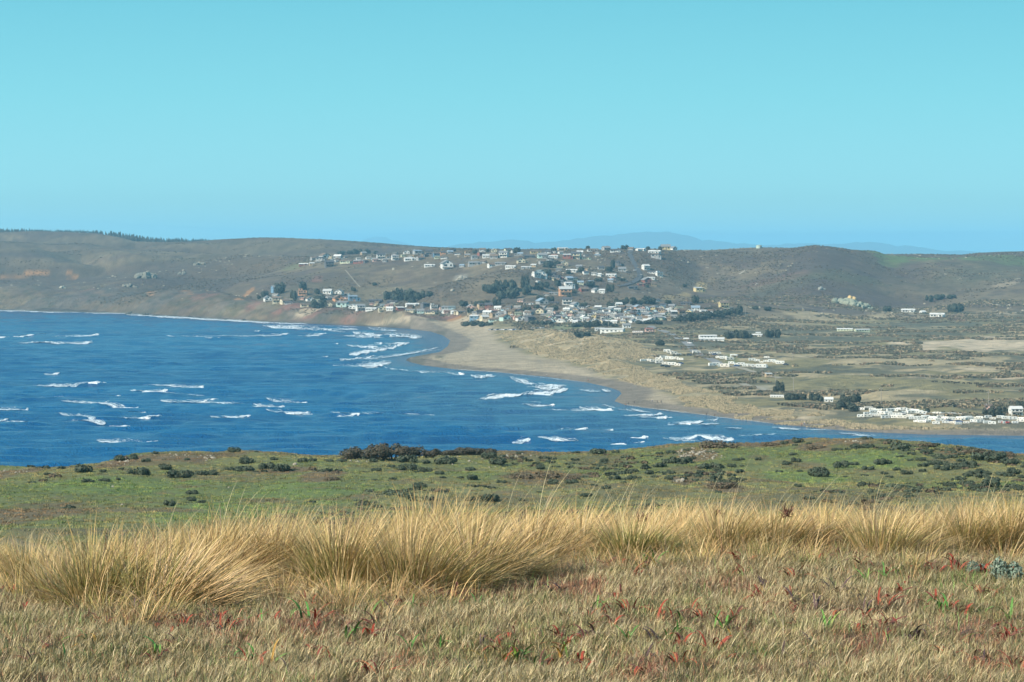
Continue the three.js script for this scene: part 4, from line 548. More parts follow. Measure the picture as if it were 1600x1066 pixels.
// each kind: width, walls, roof, windows [geometry, x, y, z], deck, chimney, height
const houseKinds = {
  cottage: { w: 9, walls: mergeGeometries([gable(9, 2.9, 7.5, 2.1, 0)]), roof: slopes(9, 2.9, 7.5, 2.1, .5), win: [[winG, -2.8, 1, 3.78], [winG, 2.8, 1, 3.78], [sideWin, -4.53, 1, 0]], door: [.4, 0, 3.78], chim: [2.2, 3.7, -.8] },
  gable_front: { w: 8, walls: gable(8, 3.1, 9.5, 2.4, 0, 0, 0, true), roof: slopes(8, 3.1, 9.5, 2.4, .5, 0, 0, true), win: [[wideWin, -1.7, .9, 4.78], [winG, 2.3, 1, 4.78], [winG, 0, 3.2, 4.78]], deck: [deckG(8.4, 2, .1), 0, 5.9] },
  two_storey: { w: 10, walls: gable(10, 5.6, 8.5, 2.0, 0), roof: slopes(10, 5.6, 8.5, 2.0, .5), win: [[winG, -3.2, 3.7, 4.28], [wideWin, 0, 3.6, 4.28], [winG, 3.2, 3.7, 4.28], [wideWin, -2.6, .8, 4.28], [winG, 3.1, .9, 4.28], [sideWin, -5.03, 3.6, .5]], door: [1.1, 0, 4.28], deck: [deckG(9.6, 1.8, 2.9), 0, 5.2], chim: [-2.5, 5.9, -1.2] },
  ranch: { w: 17, walls: mergeGeometries([gable(17, 2.9, 7.5, 1.5, 0), gable(5, 2.6, 3, 1.2, 0, 4.5, 5, true)]), roof: mergeGeometries([slopes(17, 2.9, 7.5, 1.5, .6), slopes(5, 2.6, 4.5, 1.2, .4, 4.5, 4.4, true)]), win: [[wideWin, -6, .9, 3.78], [wideWin, -2.4, .9, 3.78], [wideWin, 4.5, .8, 6.53], [sideWin, -8.53, 1, 0]], door: [.3, 0, 3.78], chim: [-4, 3.4, -.5] },
  modern: { w: 11, walls: mergeGeometries([boxG(11, 8.2, 8, 0, -2.5, 0), boxG(4.5, 2.2, 6, -2.6, 5.7, -.4)]), roof: mergeGeometries([boxG(11.8, .3, 8.8, 0, 5.72, 0), boxG(5.2, .3, 6.8, -2.6, 7.92, -.4)]), win: [[wideWin, -3.4, 3.4, 4.03], [wideWin, -.4, 3.4, 4.03], [wideWin, 2.9, 3.4, 4.03], [wideWin, -3, .7, 4.03], [winG, 2.8, .8, 4.03], [winG, -2.6, 6.3, 2.63]], door: [.9, 0, 4.03], deck: [deckG(10.4, 1.8, 2.8), 0, 5] },
  shed_roof: { w: 9, walls: mergeGeometries([boxG(9, 6.9, 7.5, 0, -2.5, 0), boxG(3.4, 5.3, 5, 5.6, -2.5, .6)]), roof: mergeGeometries([(() => { const g = boxG(9.8, .3, 8.8); g.rotateX(.12); g.translate(0, 4.75, 0); return g; })(), boxG(3.9, .25, 5.8, 5.7, 2.84, .6)]), win: [[wideWin, -2, 2.2, 3.78], [winG, 2, 2.3, 3.78], [winG, 5.6, .7, 3.13]], door: [.3, 0, 3.78], chim: [-2.5, 4.3, -1.5] },
  long_hall: { w: 30, walls: gable(30, 3.4, 9, 1.6, 0), roof: slopes(30, 3.4, 9, 1.6, .5), win: [[wideWin, -11, 1, 4.53], [wideWin, -5.5, 1, 4.53], [wideWin, 0, 1, 4.53], [wideWin, 5.5, 1, 4.53], [sideWin, -15.03, 1, 0]], door: [10, 0, 4.53] },
};
const deckMat = std(C(.30, .26, .21), .9), paneMat = std(C(.035, .045, .055), .15), doorMat = std(C(.22, .17, .13), .7);
const paint = { white: C(.70, .71, .69), cream: C(.60, .54, .39), yellow: C(.62, .51, .27), grey: C(.34, .35, .35), 'dark grey': C(.13, .135, .15), 'pale blue': C(.42, .56, .62), blue: C(.16, .28, .40), aqua: C(.46, .62, .58), tan: C(.45, .34, .22), orange: C(.58, .31, .17), 'red-brown': C(.27, .10, .075), pink: C(.62, .42, .36), 'pale green': C(.56, .60, .44), brown: C(.22, .15, .10) };
const roofs = { grey: C(.24, .245, .25), brown: C(.19, .14, .105), dark: C(.09, .09, .10), pale: C(.50, .51, .50), red: C(.30, .12, .085), white: C(.66, .66, .64), blue: C(.26, .34, .42) };
const matOf = {}; const wallMat = (k) => matOf[k] ??= std(paint[k], .85), roofMat = (k) => matOf['r' + k] ??= std(roofs[k], .8);
function house(px, py, w, kind, wall, roof, label, group, category = 'house') {
  const p = groundAt(px, py); if (!p) return null; const d = -p.z, k = houseKinds[kind], s = w / F * d / k.w * .93, g = new THREE.Group();
  part(g, 'wall', k.walls, wallMat(wall)); const rf = part(g, 'roof', k.roof, roofMat(roof));
  k.win.slice(0, w < 9 ? 2 : 9).forEach(([wg, x, y, z]) => part(g, 'window', wg, paneMat).position.set(x, y, z));
  if (w >= 10) { if (k.door) part(g, 'door', doorG, doorMat).position.set(...k.door); if (k.deck) part(g, 'deck', k.deck[0], deckMat).position.set(k.deck[1], 0, k.deck[2]); if (k.chim) part(rf, 'chimney', chimG, wallMat('grey')).position.set(...k.chim); }
  g.position.set(p.x, farH(p.x, p.z), p.z); g.scale.setScalar(s); g.rotation.y = rr(-.35, .55); put(g, 'house', label, category, group); return g;
}
const any2 = (a) => a[Math.floor(R() * a.length)];
const code = { w: 'white', c: 'cream', y: 'yellow', g: 'grey', d: 'dark grey', l: 'pale blue', b: 'blue', a: 'aqua', t: 'tan', o: 'orange', r: 'red-brown', p: 'pink', n: 'pale green', k: 'brown' };
const kindOf = { c: 'cottage', f: 'gable_front', t: 'two_storey', r: 'ranch', m: 'modern', s: 'shed_roof', h: 'long_hall' }, kindWord = { cottage: 'cottage', gable_front: 'gabled house', two_storey: 'two-storey house', ranch: 'long low house', modern: 'flat-roofed house', shed_roof: 'sloping-roofed house', long_hall: 'long building' };
// rows: where, group, then px,py,width,kind,colour
const townRows = [
  ['on the upper hill', 'upper seaward houses', '474,415,15,r,r 487,414,8,c,t 490,406,10,c,g 500,408,12,s,g 507,404,13,f,w 514,417,14,t,d 528,404,12,c,g 541,411,20,r,n 562,411,20,r,r 568,398,9,c,t 586,408,9,c,g 595,405,14,t,w 608,405,9,s,g 617,406,11,t,w'],
  ['of the hilltop terrace', 'hilltop terrace houses', '635,397,10,f,w 640,407,18,r,w 652,398,13,s,g 656,406,11,c,g 671,398,12,t,d 671,417,17,r,w 679,401,10,c,d 681,401,11,s,b 692,397,9,c,o 694,404,12,r,w 698,418,18,f,w 722,417,8,c,g'],
  ['of the skyline houses', 'skyline houses', '751,399,9,s,r 754,393,10,c,w 759,403,11,c,w 772,394,9,f,c 772,404,13,c,g 787,402,14,t,w 794,394,12,c,n 827,403,18,r,d 837,396,18,r,y 847,403,15,c,a 864,403,16,r,w 879,391,17,r,t 886,404,13,s,r 900,404,15,t,c 916,405,16,r,n 926,393,18,r,w 947,391,12,c,g 703,396,9,c,g 715,398,10,r,w 730,401,9,c,t 741,405,10,s,g 813,399,9,c,g 856,396,9,c,w 906,397,10,c,g 934,400,10,r,g'],
  ['along the middle hillside', 'middle hillside houses', '742,414,22,r,g 768,417,12,c,w 782,414,18,r,g 798,419,17,r,w 814,411,13,f,c 822,420,16,r,g 847,413,10,s,g 874,418,10,c,c 882,415,11,f,c 893,425,18,r,w 838,433,13,m,w 849,434,12,m,w 868,436,11,s,d 876,437,9,f,r 889,438,12,c,g 888,448,13,s,w 907,444,10,c,n 912,456,14,c,r 931,457,11,f,w 941,458,9,t,w 883,462,20,t,o 865,460,15,r,g 854,462,9,c,g 755,411,9,c,g 834,417,9,c,t 858,411,9,s,g 905,419,10,c,g 915,428,9,c,w 923,441,10,r,g 898,437,9,c,c'],
  ['beside the winding road', 'houses by the hill road', '936,431,8,c,w 939,421,10,c,g 955,432,17,r,w 954,440,9,c,g 962,394,18,r,w 963,414,11,s,d 972,424,13,c,g 986,391,9,c,g 1001,392,16,r,w 1009,421,11,t,w 1018,427,13,r,w 1030,431,11,m,w 1017,436,13,r,w 1010,442,13,f,r 1002,446,13,r,r 988,451,16,r,d 1021,446,9,c,t 1023,396,20,r,w 1024,403,13,s,g 1040,390,15,c,y 1052,391,9,f,w'],
  ['along the cliff edge', 'bluff edge houses', '418,470,12,f,w 432,473,14,t,c 445,474,14,c,c 452,475,16,r,g 478,479,18,r,c 484,471,12,f,w 494,477,6,c,w 514,479,11,f,c 535,481,18,s,a 552,483,12,f,w 563,485,14,t,w 580,485,18,r,w 597,485,13,f,c 609,485,11,c,w 625,486,12,s,r 641,487,16,r,c 657,489,12,c,a 674,490,20,r,c'],
  ['behind the cliff edge', 'upper bluff houses', '431,456,14,t,b 473,461,15,m,o 473,451,11,t,d 512,459,14,c,w 512,466,10,s,g 530,460,12,f,w 541,460,12,r,w 528,471,15,f,o 540,467,9,c,p 551,470,15,s,b 587,473,22,r,d 613,474,18,r,d 644,479,22,r,w 664,480,12,s,d 678,482,12,m,w 679,487,9,c,w'],
  ['on the lower slope', 'lower slope houses', '696,485,12,s,g 697,489,10,c,w 709,490,9,c,w 721,490,17,r,c 735,483,11,f,p 743,485,10,c,y 752,481,12,s,t 764,480,13,c,r 778,484,11,c,w 791,485,17,r,l 808,485,15,r,g 744,490,13,r,g 762,495,14,t,w 757,499,13,c,c 741,500,14,s,b 772,502,18,r,a 789,500,14,f,a 780,495,11,s,g 794,490,12,c,g 803,494,12,r,p 813,501,13,f,w 815,491,9,c,y 825,492,10,c,w 836,488,10,s,b 845,490,14,f,c 828,502,14,s,d'],
  ['above the crowded village', 'houses above the village', '814,472,10,c,p 826,476,17,r,w 847,476,16,f,g 866,475,15,r,d 886,476,16,t,w 899,481,14,f,w 966,481,12,t,w 982,481,10,c,g 997,484,12,f,o 1024,481,12,r,g 1036,481,10,t,b 1027,471,8,c,w 1050,481,11,c,g 1061,485,14,r,k 1072,476,18,r,d 1077,490,10,f,y 1087,485,14,c,w 1099,487,12,r,w 1110,488,9,c,w'],
];
const rmix = ['grey', 'brown', 'dark', 'pale', 'grey', 'brown', 'white', 'blue'];
for (const [where, group, list] of townRows) list.split(' ').map((t) => t.split(',')).sort((a, b) => a[0] - b[0]).forEach(([px, py, w, k, c], i) => {
  const kind = kindOf[k], rf = c === 'w' && R() < .3 ? 'white' : c === 'd' ? 'dark' : rmix[Math.floor(R() * rmix.length)];
  house(+px, +py, +w, kind, code[c], rf, code[c] + ' ' + kindWord[kind] + ', ' + ord[i] + ' from the sea ' + where, group);
});
// the crowded beach village: five streets
const mixCol = ['white', 'white', 'white', 'cream', 'pale blue', 'aqua', 'grey', 'tan', 'white', 'cream', 'pale green', 'pink', 'white', 'dark grey', 'yellow', 'white'];
[['front', 850, 504, 1022, 504.5, 23], ['second', 862, 498.5, 1040, 499, 23], ['third', 848, 493, 1056, 494, 23], ['fourth', 872, 488.5, 1064, 489.5, 22], ['hindmost', 905, 484, 1050, 484.5, 16]].forEach(([nm, x0, y0, x1, y1, n]) => {
  for (let i = 0; i < n; i++) {
    const px = lerp(x0, x1, (i + .5 + rr(-.25, .25)) / n), py = lerp(y0, y1, i / n) + rr(-1.3, 1.1), kind = ['cottage', 'gable_front', 'cottage', 'gable_front', 'two_storey', 'shed_roof', 'ranch'][Math.floor(R() * 7)], c = nm === 'front' ? mixCol[Math.floor(R() * 5)] : mixCol[Math.floor(R() * 16)];
    house(px, py, rr(8.5, 11.5) * (kind === 'ranch' ? 1.3 : 1), kind, c, rmix[Math.floor(R() * 7)], c + ' ' + kindWord[kind] + ', ' + ord[i] + ' from the beach in the village\'s ' + nm + ' street', 'beach village houses');
  }
});
for (const [px, py, w, k, c, rf, label] of [
  [937, 516, 16, 'ranch', 'white', 'pale', 'low white building before the village, beside the dark trees'], [957, 519, 40, 'long_hall', 'white', 'pale', 'very long low white building below the village front street'], [979, 512, 13, 'cottage', 'white', 'grey', 'small white building behind the very long low one'], [997, 519, 18, 'long_hall', 'white', 'brown', 'white hall with brown roof inland of the long low building'], [1014, 520, 13, 'shed_roof', 'pink', 'red', 'reddish building at the inland end of the village works'], [1072, 532, 8, 'cottage', 'white', 'white', 'tiny white kiosk where the road bends onto the plain'],
  [1091, 456, 13, 'shed_roof', 'yellow', 'pale', 'flat cream building in the yellow quarry on the hill'], [1131, 481, 15, 'two_storey', 'yellow', 'brown', 'lone yellow two-storey house on the hill foot'], [1106, 528, 30, 'long_hall', 'white', 'white', 'long white building seaward of the plain trees'], [1112, 534, 42, 'long_hall', 'white', 'white', 'longer white shed in front of the long white building'], [1141, 525, 12, 'cottage', 'grey', 'grey', 'grey building half hidden by the plain trees'], [1183, 526, 17, 'ranch', 'white', 'white', 'white building between the two tree clumps on the plain'],
  [1185, 523, 8, 'cottage', 'cream', 'pale', 'small cream building behind the white one on the plain'], [1419, 488, 22, 'ranch', 'white', 'white', 'white ranch house on the inland plain'], [1442, 490, 9, 'cottage', 'white', 'white', 'small white outbuilding next to the ranch house'], [1465, 495, 24, 'ranch', 'white', 'white', 'pale barn inland of the white ranch house'], [1320, 517, 26, 'long_hall', 'pale green', 'white', 'seaward half of the long pale sheds on the plain'], [1347, 518, 26, 'long_hall', 'pale green', 'pale', 'inland half of the long pale sheds on the plain'],
  [1215, 621, 24, 'long_hall', 'white', 'white', 'long low white shed behind the dune crest'], [1201, 589, 11, 'shed_roof', 'tan', 'pale', 'small tan shed beside the pale track'], [1295, 628, 14, 'cottage', 'white', 'white', 'small white building inland of the dune trees'], [1545, 640, 14, 'shed_roof', 'pink', 'brown', 'pinkish shed behind the caravan park'], [1587, 649, 20, 'two_storey', 'white', 'white', 'big white gabled house at the inland end of the caravan park'],
]) house(px, py, w, k, c, rf, label, null, w > 20 && w !== 22 && w !== 24 ? 'building' : 'house');
{ // the many smaller houses of the back streets, past the ones built singly
  const paintOn = (g, c) => { const n = g.attributes.position.count, a = new Float32Array(n * 3); for (let i = 0; i < n; i++) a.set(c, i * 3); g.setAttribute('color', new THREE.BufferAttribute(a, 3)); return g; }, k = houseKinds.cottage;
  const geo = mergeGeometries([paintOn(k.walls.clone(), [1, 1, 1]), paintOn(k.roof.clone(), [.42, .40, .38]), ...k.win.map(([w, x, y, z]) => paintOn(w.clone().translate(x, y, z), [.06, .07, .08]))]), o = new THREE.Object3D(), spots = [];
  const zone = (n, x0, x1, f, spread) => { for (let i = 0; i < n; i++) { const px = rr(x0, x1); spots.push([px, f(px) + rr(-spread, spread)]); } };
  zone(60, 800, 1075, (x) => 492, 9); zone(22, 690, 860, (x) => 488, 7); zone(24, 425, 690, poly([[425, 468], [500, 471], [600, 479], [690, 484]]), 5); zone(38, 600, 960, (x) => 401, 9); zone(16, 840, 1000, (x) => 434, 12); zone(14, 490, 620, (x) => 407, 4);
  const m = new THREE.InstancedMesh(geo, vcol(.85), spots.length); let j = 0;
  for (const [px, py] of spots) { const p = groundAt(px, py); if (!p) continue; const s = rr(.55, .9), c = any2(['white', 'cream', 'grey', 'pale blue', 'tan', 'white', 'grey', 'pale green', 'pink', 'brown', 'white', 'dark grey']); o.position.set(p.x, farH(p.x, p.z), p.z); o.rotation.y = rr(-.6, .7); o.scale.setScalar(s); o.updateMatrix(); m.setMatrixAt(j, o.matrix); const g = rr(.75, 1); m.setColorAt(j++, new THREE.Color().setRGB(...paint[c].map((v) => v * g))); }
  m.count = j; put(m, 'small_houses', 'many tiny houses filling the back streets of the town', null, null, 'stuff');
}
{ // round water tank on the skyline
  const p = groundAt(1186, 388) ?? at(1186, 387, 4440), g = new THREE.Group(), m = std(C(.46, .56, .48), .7), s = 9 / F * 4440 / 2;
  part(g, 'tank_wall', new THREE.CylinderGeometry(s, s, s * 1.1, 24), m).position.y = s * .55; part(g, 'tank_roof', new THREE.ConeGeometry(s * 1.06, s * .22, 24), std(C(.5, .58, .52), .7)).position.y = s * 1.21; part(g, 'ladder', boxG(.6, s * 1.1, .2, s * .3, 0, s * .98), std(C(.3, .3, .3)));
  g.position.set(p.x, p.y - .6, p.z); put(g, 'water_tank', 'round pale green water tank on the hill skyline', 'water tank');
}

// ---------------------------------------------------------------- caravans, motorhomes and cars
function rbox(w, h, d, r, x, y, z) { const s = new THREE.Shape(), a = w / 2; s.moveTo(-a + r, 0); s.lineTo(a - r * .4, 0); s.lineTo(a, r * .4); s.lineTo(a, h - r); s.quadraticCurveTo(a, h, a - r, h); s.lineTo(-a + r, h); s.quadraticCurveTo(-a, h, -a, h - r); s.lineTo(-a, r); s.quadraticCurveTo(-a, 0, -a + r, 0); const g = new THREE.ExtrudeGeometry(s, { depth: d - .16, bevelEnabled: true, bevelSize: .08, bevelThickness: .08, bevelSegments: 1, curveSegments: 4 }); g.translate(x, y, z - d / 2 + .08); g.deleteAttribute('uv'); return g; }
const wheelG = new THREE.CylinderGeometry(.38, .38, .24, 12).rotateX(Math.PI / 2), tyre = std(C(.03, .03, .03), .8), van = [std(C(.80, .80, .77), .45), std(C(.73, .70, .64), .5), std(C(.64, .66, .65), .45)];
const caravanBody = rbox(7.5, 2.5, 2.4, .5, 0, .45, 0), motorBody = mergeGeometries([rbox(6.4, 2.6, 2.4, .25, -.6, .5, 0), rbox(2.2, 1.6, 2.2, .4, 3.3, .5, 0), rbox(1.9, 1.0, 2.35, .3, 3.0, 2.1, 0)]), tallBody = rbox(9.5, 3.1, 2.5, .2, 0, .45, 0);
const acG = boxG(.9, .3, .8), stripG = boxG(5.6, .22, .05), vwin = boxG(1.3, .7, .06), vdoor = boxG(.7, 1.8, .06), hitchG = boxG(1.2, .12, .12);
const carBody = rbox(4.4, .75, 1.75, .25, 0, .35, 0), carTop = (() => { const s = new THREE.Shape(); s.moveTo(-1.7, 0); s.lineTo(1.2, 0); s.lineTo(.6, .6); s.lineTo(-1.3, .6); const g = new THREE.ExtrudeGeometry(s, { depth: 1.5, bevelEnabled: false }); g.translate(0, 1.08, -.75); g.deleteAttribute('uv'); return g; })();
const stripes = [std(C(.30, .22, .15), .6), std(C(.16, .22, .34), .6), std(C(.34, .34, .33), .6), std(C(.20, .30, .22), .6)], carPaint = { dark: std(C(.04, .045, .06), .3), blue: std(C(.05, .09, .22), .3), silver: std(C(.42, .43, .45), .3), red: std(C(.32, .05, .04), .3), white: std(C(.72, .72, .72), .3) };
function camper(px, py, w, kind, label, group) {
  const p = groundAt(px, py); if (!p) return; const g = new THREE.Group(), L = { caravan: 8.3, motorhome: 8.4, trailer: 9.6 }[kind], s = w / F * -p.z / L;
  part(g, 'body', { caravan: caravanBody, motorhome: motorBody, trailer: tallBody }[kind], van[Math.floor(R() * 3)]);
  for (const x of kind === 'motorhome' ? [-2.2, 3.1] : [-.5, .6]) for (const z of [-1.1, 1.1]) part(g, 'wheel', wheelG, tyre).position.set(x, .38, z);
  const zf = kind === 'trailer' ? 1.27 : 1.22; for (const x of kind === 'trailer' ? [-3.2, -.8, 3.2] : [-2.3, 1.4]) part(g, 'window', vwin, paneMat).position.set(x, 1.65, zf); part(g, 'door', vdoor, van[1]).position.set(-.3 + (kind === 'trailer' ? 1.5 : 0), .6, zf); part(g, 'stripe', stripG, stripes[Math.floor(R() * 4)]).position.set(-.4, 1.05, zf); part(g, 'roof_vent', acG, van[1]).position.set(.4, kind === 'trailer' ? 3.55 : 3.0, 0);
  if (kind === 'caravan') part(g, 'hitch', hitchG, tyre).position.set(4.2, .5, 0);
  g.position.set(p.x, farH(p.x, p.z) - .05, p.z); g.scale.setScalar(s); g.rotation.y = rr(-.5, .5) + (R() < .5 ? Math.PI : 0) * (kind === 'trailer' ? 0 : 0); put(g, kind, label, kind === 'trailer' ? 'mobile home' : kind, group);
}
function car(px, py, paintName, label, group) { const p = groundAt(px, py); if (!p) return; const g = new THREE.Group(); part(g, 'body', carBody, carPaint[paintName]); part(g, 'cabin', carTop, paneMat); for (const x of [-1.4, 1.4]) for (const z of [-.8, .8]) part(g, 'wheel', wheelG, tyre).position.set(x, .36, z); g.position.set(p.x, farH(p.x, p.z), p.z); g.rotation.y = rr(-.6, .6); put(g, 'car', label, 'car', group); }
const camperRows = [
  ['of the hindmost row tucked behind the dune', 'caravans behind the dune', [[1042, 550, 10, 'm'], [1047, 552, 10, 'c'], [1053, 554, 11, 'c'], [1060, 556, 9, 'm']]],
  ['of the middle row tucked behind the dune', 'caravans behind the dune', [[1030, 563, 11, 'c'], [1037, 561, 12, 'm'], [1046, 562, 12, 't'], [1055, 562, 11, 'c'], [1063, 563, 9, 'm']]],
  ['of the front row tucked behind the dune', 'caravans behind the dune', [[1005, 565, 9, 't'], [1013, 565, 10, 'c'], [1021, 566, 10, 'c'], [1030, 568, 12, 'm'], [1040, 570, 11, 'c'], [1050, 571, 12, 'm'], [1059, 572, 10, 'c']]],
  ['beside the road bend', 'caravans on the field', [[1088, 553, 12, 'm'], [1112, 553, 8, 'c'], [1121, 554, 10, 'm']]],
  ['of the seaward row on the caravan field', 'caravans on the field', [[1113, 572, 12, 'm'], [1119, 571, 11, 'm'], [1126, 573, 9, 'c'], [1133, 574, 14, 'c']]],
  ['of the hind row on the caravan field', 'caravans on the field', [[1123, 560, 9, 'c'], [1131, 561, 11, 't'], [1140, 563, 12, 'm'], [1147, 558, 11, 't'], [1175, 564, 10, 'm'], [1183, 565, 9, 'c'], [1190, 567, 6, 'c']]],
  ['of the long middle row on the caravan field', 'caravans on the field', [[1143, 569, 10, 'c'], [1152, 571, 9, 'm'], [1158, 571, 11, 'm'], [1166, 573, 11, 't'], [1173, 573, 10, 'm'], [1180, 574, 11, 'c'], [1190, 575, 15, 't'], [1196, 574, 8, 'c']]],
  ['of the inland cluster on the caravan field', 'caravans on the field', [[1198, 560, 8, 'm'], [1197, 566, 8, 'c'], [1206, 566, 11, 'm'], [1212, 567, 9, 'm'], [1219, 569, 12, 't']]],
];
const ck = { c: 'caravan', m: 'motorhome', t: 'trailer' }, cw = { caravan: 'white caravan', motorhome: 'white motorhome', trailer: 'white mobile home' };
for (const [where, group, list] of camperRows) list.sort((a, b) => a[0] - b[0]).forEach(([px, py, w, k], i) => camper(px, py, w * 1.12, ck[k], cw[ck[k]] + ', ' + ord[i] + ' from the sea ' + where, group));
[['hindmost', 1342, 642, 1436, 643.5, 11], ['second', 1350, 647, 1500, 650, 15], ['third', 1340, 652, 1520, 656, 19], ['fourth', 1420, 657.5, 1602, 655, 17], ['front', 1425, 662, 1602, 661.5, 16]].forEach(([nm, x0, y0, x1, y1, n]) => {
  for (let i = 0; i < n; i++) { const kind = ['caravan', 'trailer', 'motorhome', 'caravan', 'trailer'][Math.floor(R() * 5)], px = lerp(x0, x1, (i + .5 + rr(-.3, .3)) / n), py = lerp(y0, y1, i / n) + rr(-2.2, 1.8); camper(px, py, rr(10, 15), kind, cw[kind] + ', ' + ord[i] + ' from the sea in the park\'s ' + nm + ' row', 'caravan park rows'); }
});
for (const [px, py, p, label] of [[1064, 569, 'blue', 'dark blue car at the inland end of the caravans behind the dune'], [1043, 574, 'dark', 'dark car parked before the caravans behind the dune'], [1036, 573, 'dark', 'second dark car parked before the caravans behind the dune'], [1077, 556, 'dark', 'dark car alone on the grass by the road bend'], [1093, 554, 'blue', 'blue car beside the motorhome at the road bend'], [1117, 555, 'blue', 'blue car between two caravans by the road bend'], [1151, 573, 'blue', 'blue car parked in the long middle caravan row'], [1228, 571, 'dark', 'dark car inland of the caravan field'], [992, 423, 'white', 'white car driving on the winding hill road'], [1483, 660, 'blue', 'blue tarpaulined car in the caravan park, seaward one'], [1498, 661, 'blue', 'blue tarpaulined car in the caravan park, inland one'], [1410, 648, 'silver', 'silver car behind the caravan park'], [1385, 653, 'dark', 'dark car among the seaward caravans of the park'], [1572, 662, 'red', 'red car at the inland end of the caravan park'], [1078, 537, 'white', 'white car at the kiosk on the plain road']]) car(px, py, p, label, 'cars on the plain');
['silver', 'dark', 'white', 'blue', 'silver', 'white', 'dark', 'silver', 'white', 'blue', 'silver', 'dark'].forEach((p, i) => car(766 + i * 4.2, 516.5 - (i % 2) * .4, p, p + ' car, ' + ord[i] + ' from the sea in the beach car park', 'beach car park'));
['white', 'silver', 'white'].forEach((p, i) => car(833 + i * 7, 514 - i * .3, p, p + ' car, ' + ord[i] + ' from the beach on the track by the sports field', 'beach car park'));

// ---------------------------------------------------------------- poles, people, cattle
const poleMat = std(C(.34, .30, .26), .9), poleG = new THREE.CylinderGeometry(.14, .2, 10, 8).translate(0, 5, 0), armG = boxG(2.4, .16, .14), insG = new THREE.CylinderGeometry(.09, .09, .3, 6);
[[1077, 534, 20, 'utility pole beside the road bend, seaward one of a pair'], [1084, 534, 20, 'utility pole beside the road bend, inland one of a pair'], [1165, 496, 17, 'utility pole at the inland end of the windbreak'], [1241, 518, 14, 'utility pole on the scrub plain, seaward one of a pair'], [1253, 518, 14, 'utility pole on the scrub plain, inland one of a pair'], [1191, 595, 20, 'utility pole in front of the long caravan row'], [1178, 588, 16, 'shorter utility pole in front of the caravan field'], [1132, 566, 14, 'utility pole behind the caravans by the road'], [1240, 614, 26, 'utility pole inland of the tall dune tree'], [1212, 597, 16, 'utility pole beside the small tan shed'], [1377, 633, 28, 'tall utility pole behind the seaward end of the caravan park'], [1545, 637, 26, 'tall utility pole behind the inland caravans of the park'], [951, 512, 14, 'utility pole by the low white building before the village'], [937, 505, 12, 'utility pole at the front street of the village'], [1239, 563, 12, 'utility pole on the field inland of the caravans']].forEach(([px, py, h, label]) => { const p = groundAt(px, py); if (!p) return; const s = h / F * -p.z / 10, g = new THREE.Group(); part(g, 'pole', poleG, poleMat); const arm = part(g, 'crossarm', armG, poleMat); arm.position.y = 9.1; for (const x of [-1, 0, 1]) part(arm, 'insulator', insG, van[1]).position.set(x, .3, 0); g.position.set(p.x, farH(p.x, p.z) - .2, p.z); g.scale.set(1, s, 1); g.rotation.y = rr(-.4, .4); put(g, 'utility_pole', label, 'utility pole', 'utility poles'); });
function blob(bones, size, res, mats) {                       // one skin round tapered bones, coloured by the nearest bone
  const mc = new MarchingCubes(res, mats, false, false, 60000), half = size / 2; mc.isolation = 0; const k = .05 * size / 2;
  const dist = (x, y, z) => { let s = 0, best = 1e9, who = 0; bones.forEach((b, i) => { const [ax, ay, az, ar, bx, by, bz, br] = b, dx = bx - ax, dy = by - ay, dz = bz - az, t = clamp(((x - ax) * dx + (y - ay) * dy + (z - az) * dz) / (dx * dx + dy * dy + dz * dz + 1e-9)), q = Math.hypot(x - ax - t * dx, y - ay - t * dy, z - az - t * dz) - lerp(ar, br, t); if (q < best) { best = q; who = i; } s += Math.exp(-q / k); }); return [-k * Math.log(s + 1e-300), who]; };
  for (let c = 0; c < res; c++) for (let b = 0; b < res; b++) for (let a = 0; a < res; a++) mc.field[a + b * res + c * res * res] = -dist((a / res * 2 - 1) * half, (b / res * 2 - 1) * half, (c / res * 2 - 1) * half)[0];
  mc.update(); const n = mc.count, P = mc.positionArray.slice(0, n * 3), col = new Float32Array(n * 3);
  for (let i = 0; i < n; i++) { const x = P[i * 3] * half, y = P[i * 3 + 1] * half, z = P[i * 3 + 2] * half; P.set([x, y, z], i * 3); const c = bones[dist(x, y, z)[1]][8]; col.set(c, i * 3); }
  const g = new THREE.BufferGeometry(); g.setAttribute('position', new THREE.BufferAttribute(P, 3)); g.setAttribute('normal', new THREE.BufferAttribute(mc.normalArray.slice(0, n * 3), 3)); g.setAttribute('color', new THREE.BufferAttribute(col, 3)); return g;
}
const skin = C(.42, .26, .19), fur = C(.025, .02, .018);
function personGeo(top, legs, stride, hair) { return blob([[0, .52, 0, .085, 0, .62, .01, .1, skin], [0, .66, -.02, .1, 0, .7, -.02, .09, hair], [0, .4, 0, .055, 0, .5, 0, .055, skin], [-.12, .36, 0, .1, .12, .36, 0, .1, top], [0, .3, 0, .15, 0, .02, 0, .13, top], [0, 0, 0, .15, 0, -.08, 0, .14, legs], [-.09, -.06, 0, .1, -.1, -.45, stride * .2, .065, legs], [-.1, -.45, stride * .2, .065, -.1, -.85, stride * .12, .05, legs], [.09, -.06, 0, .1, .1, -.45, -stride * .15, .065, legs], [.1, -.45, -stride * .15, .065, .1, -.85, -stride * .32, .05, legs], [-.1, -.87, stride * .12, .045, -.1, -.88, stride * .12 + .13, .035, legs], [.1, -.87, -stride * .32, .045, .1, -.88, -stride * .32 + .13, .035, legs], [-.2, .34, 0, .065, -.25, .05, -stride * .1, .05, top], [-.25, .05, -stride * .1, .05, -.24, -.18, stride * .05, .038, skin], [.2, .34, 0, .065, .25, .05, stride * .1, .05, top], [.25, .05, stride * .1, .05, .24, -.18, stride * .25, .038, skin]], 2.0, 44, leafMat).translate(0, .92, 0); }
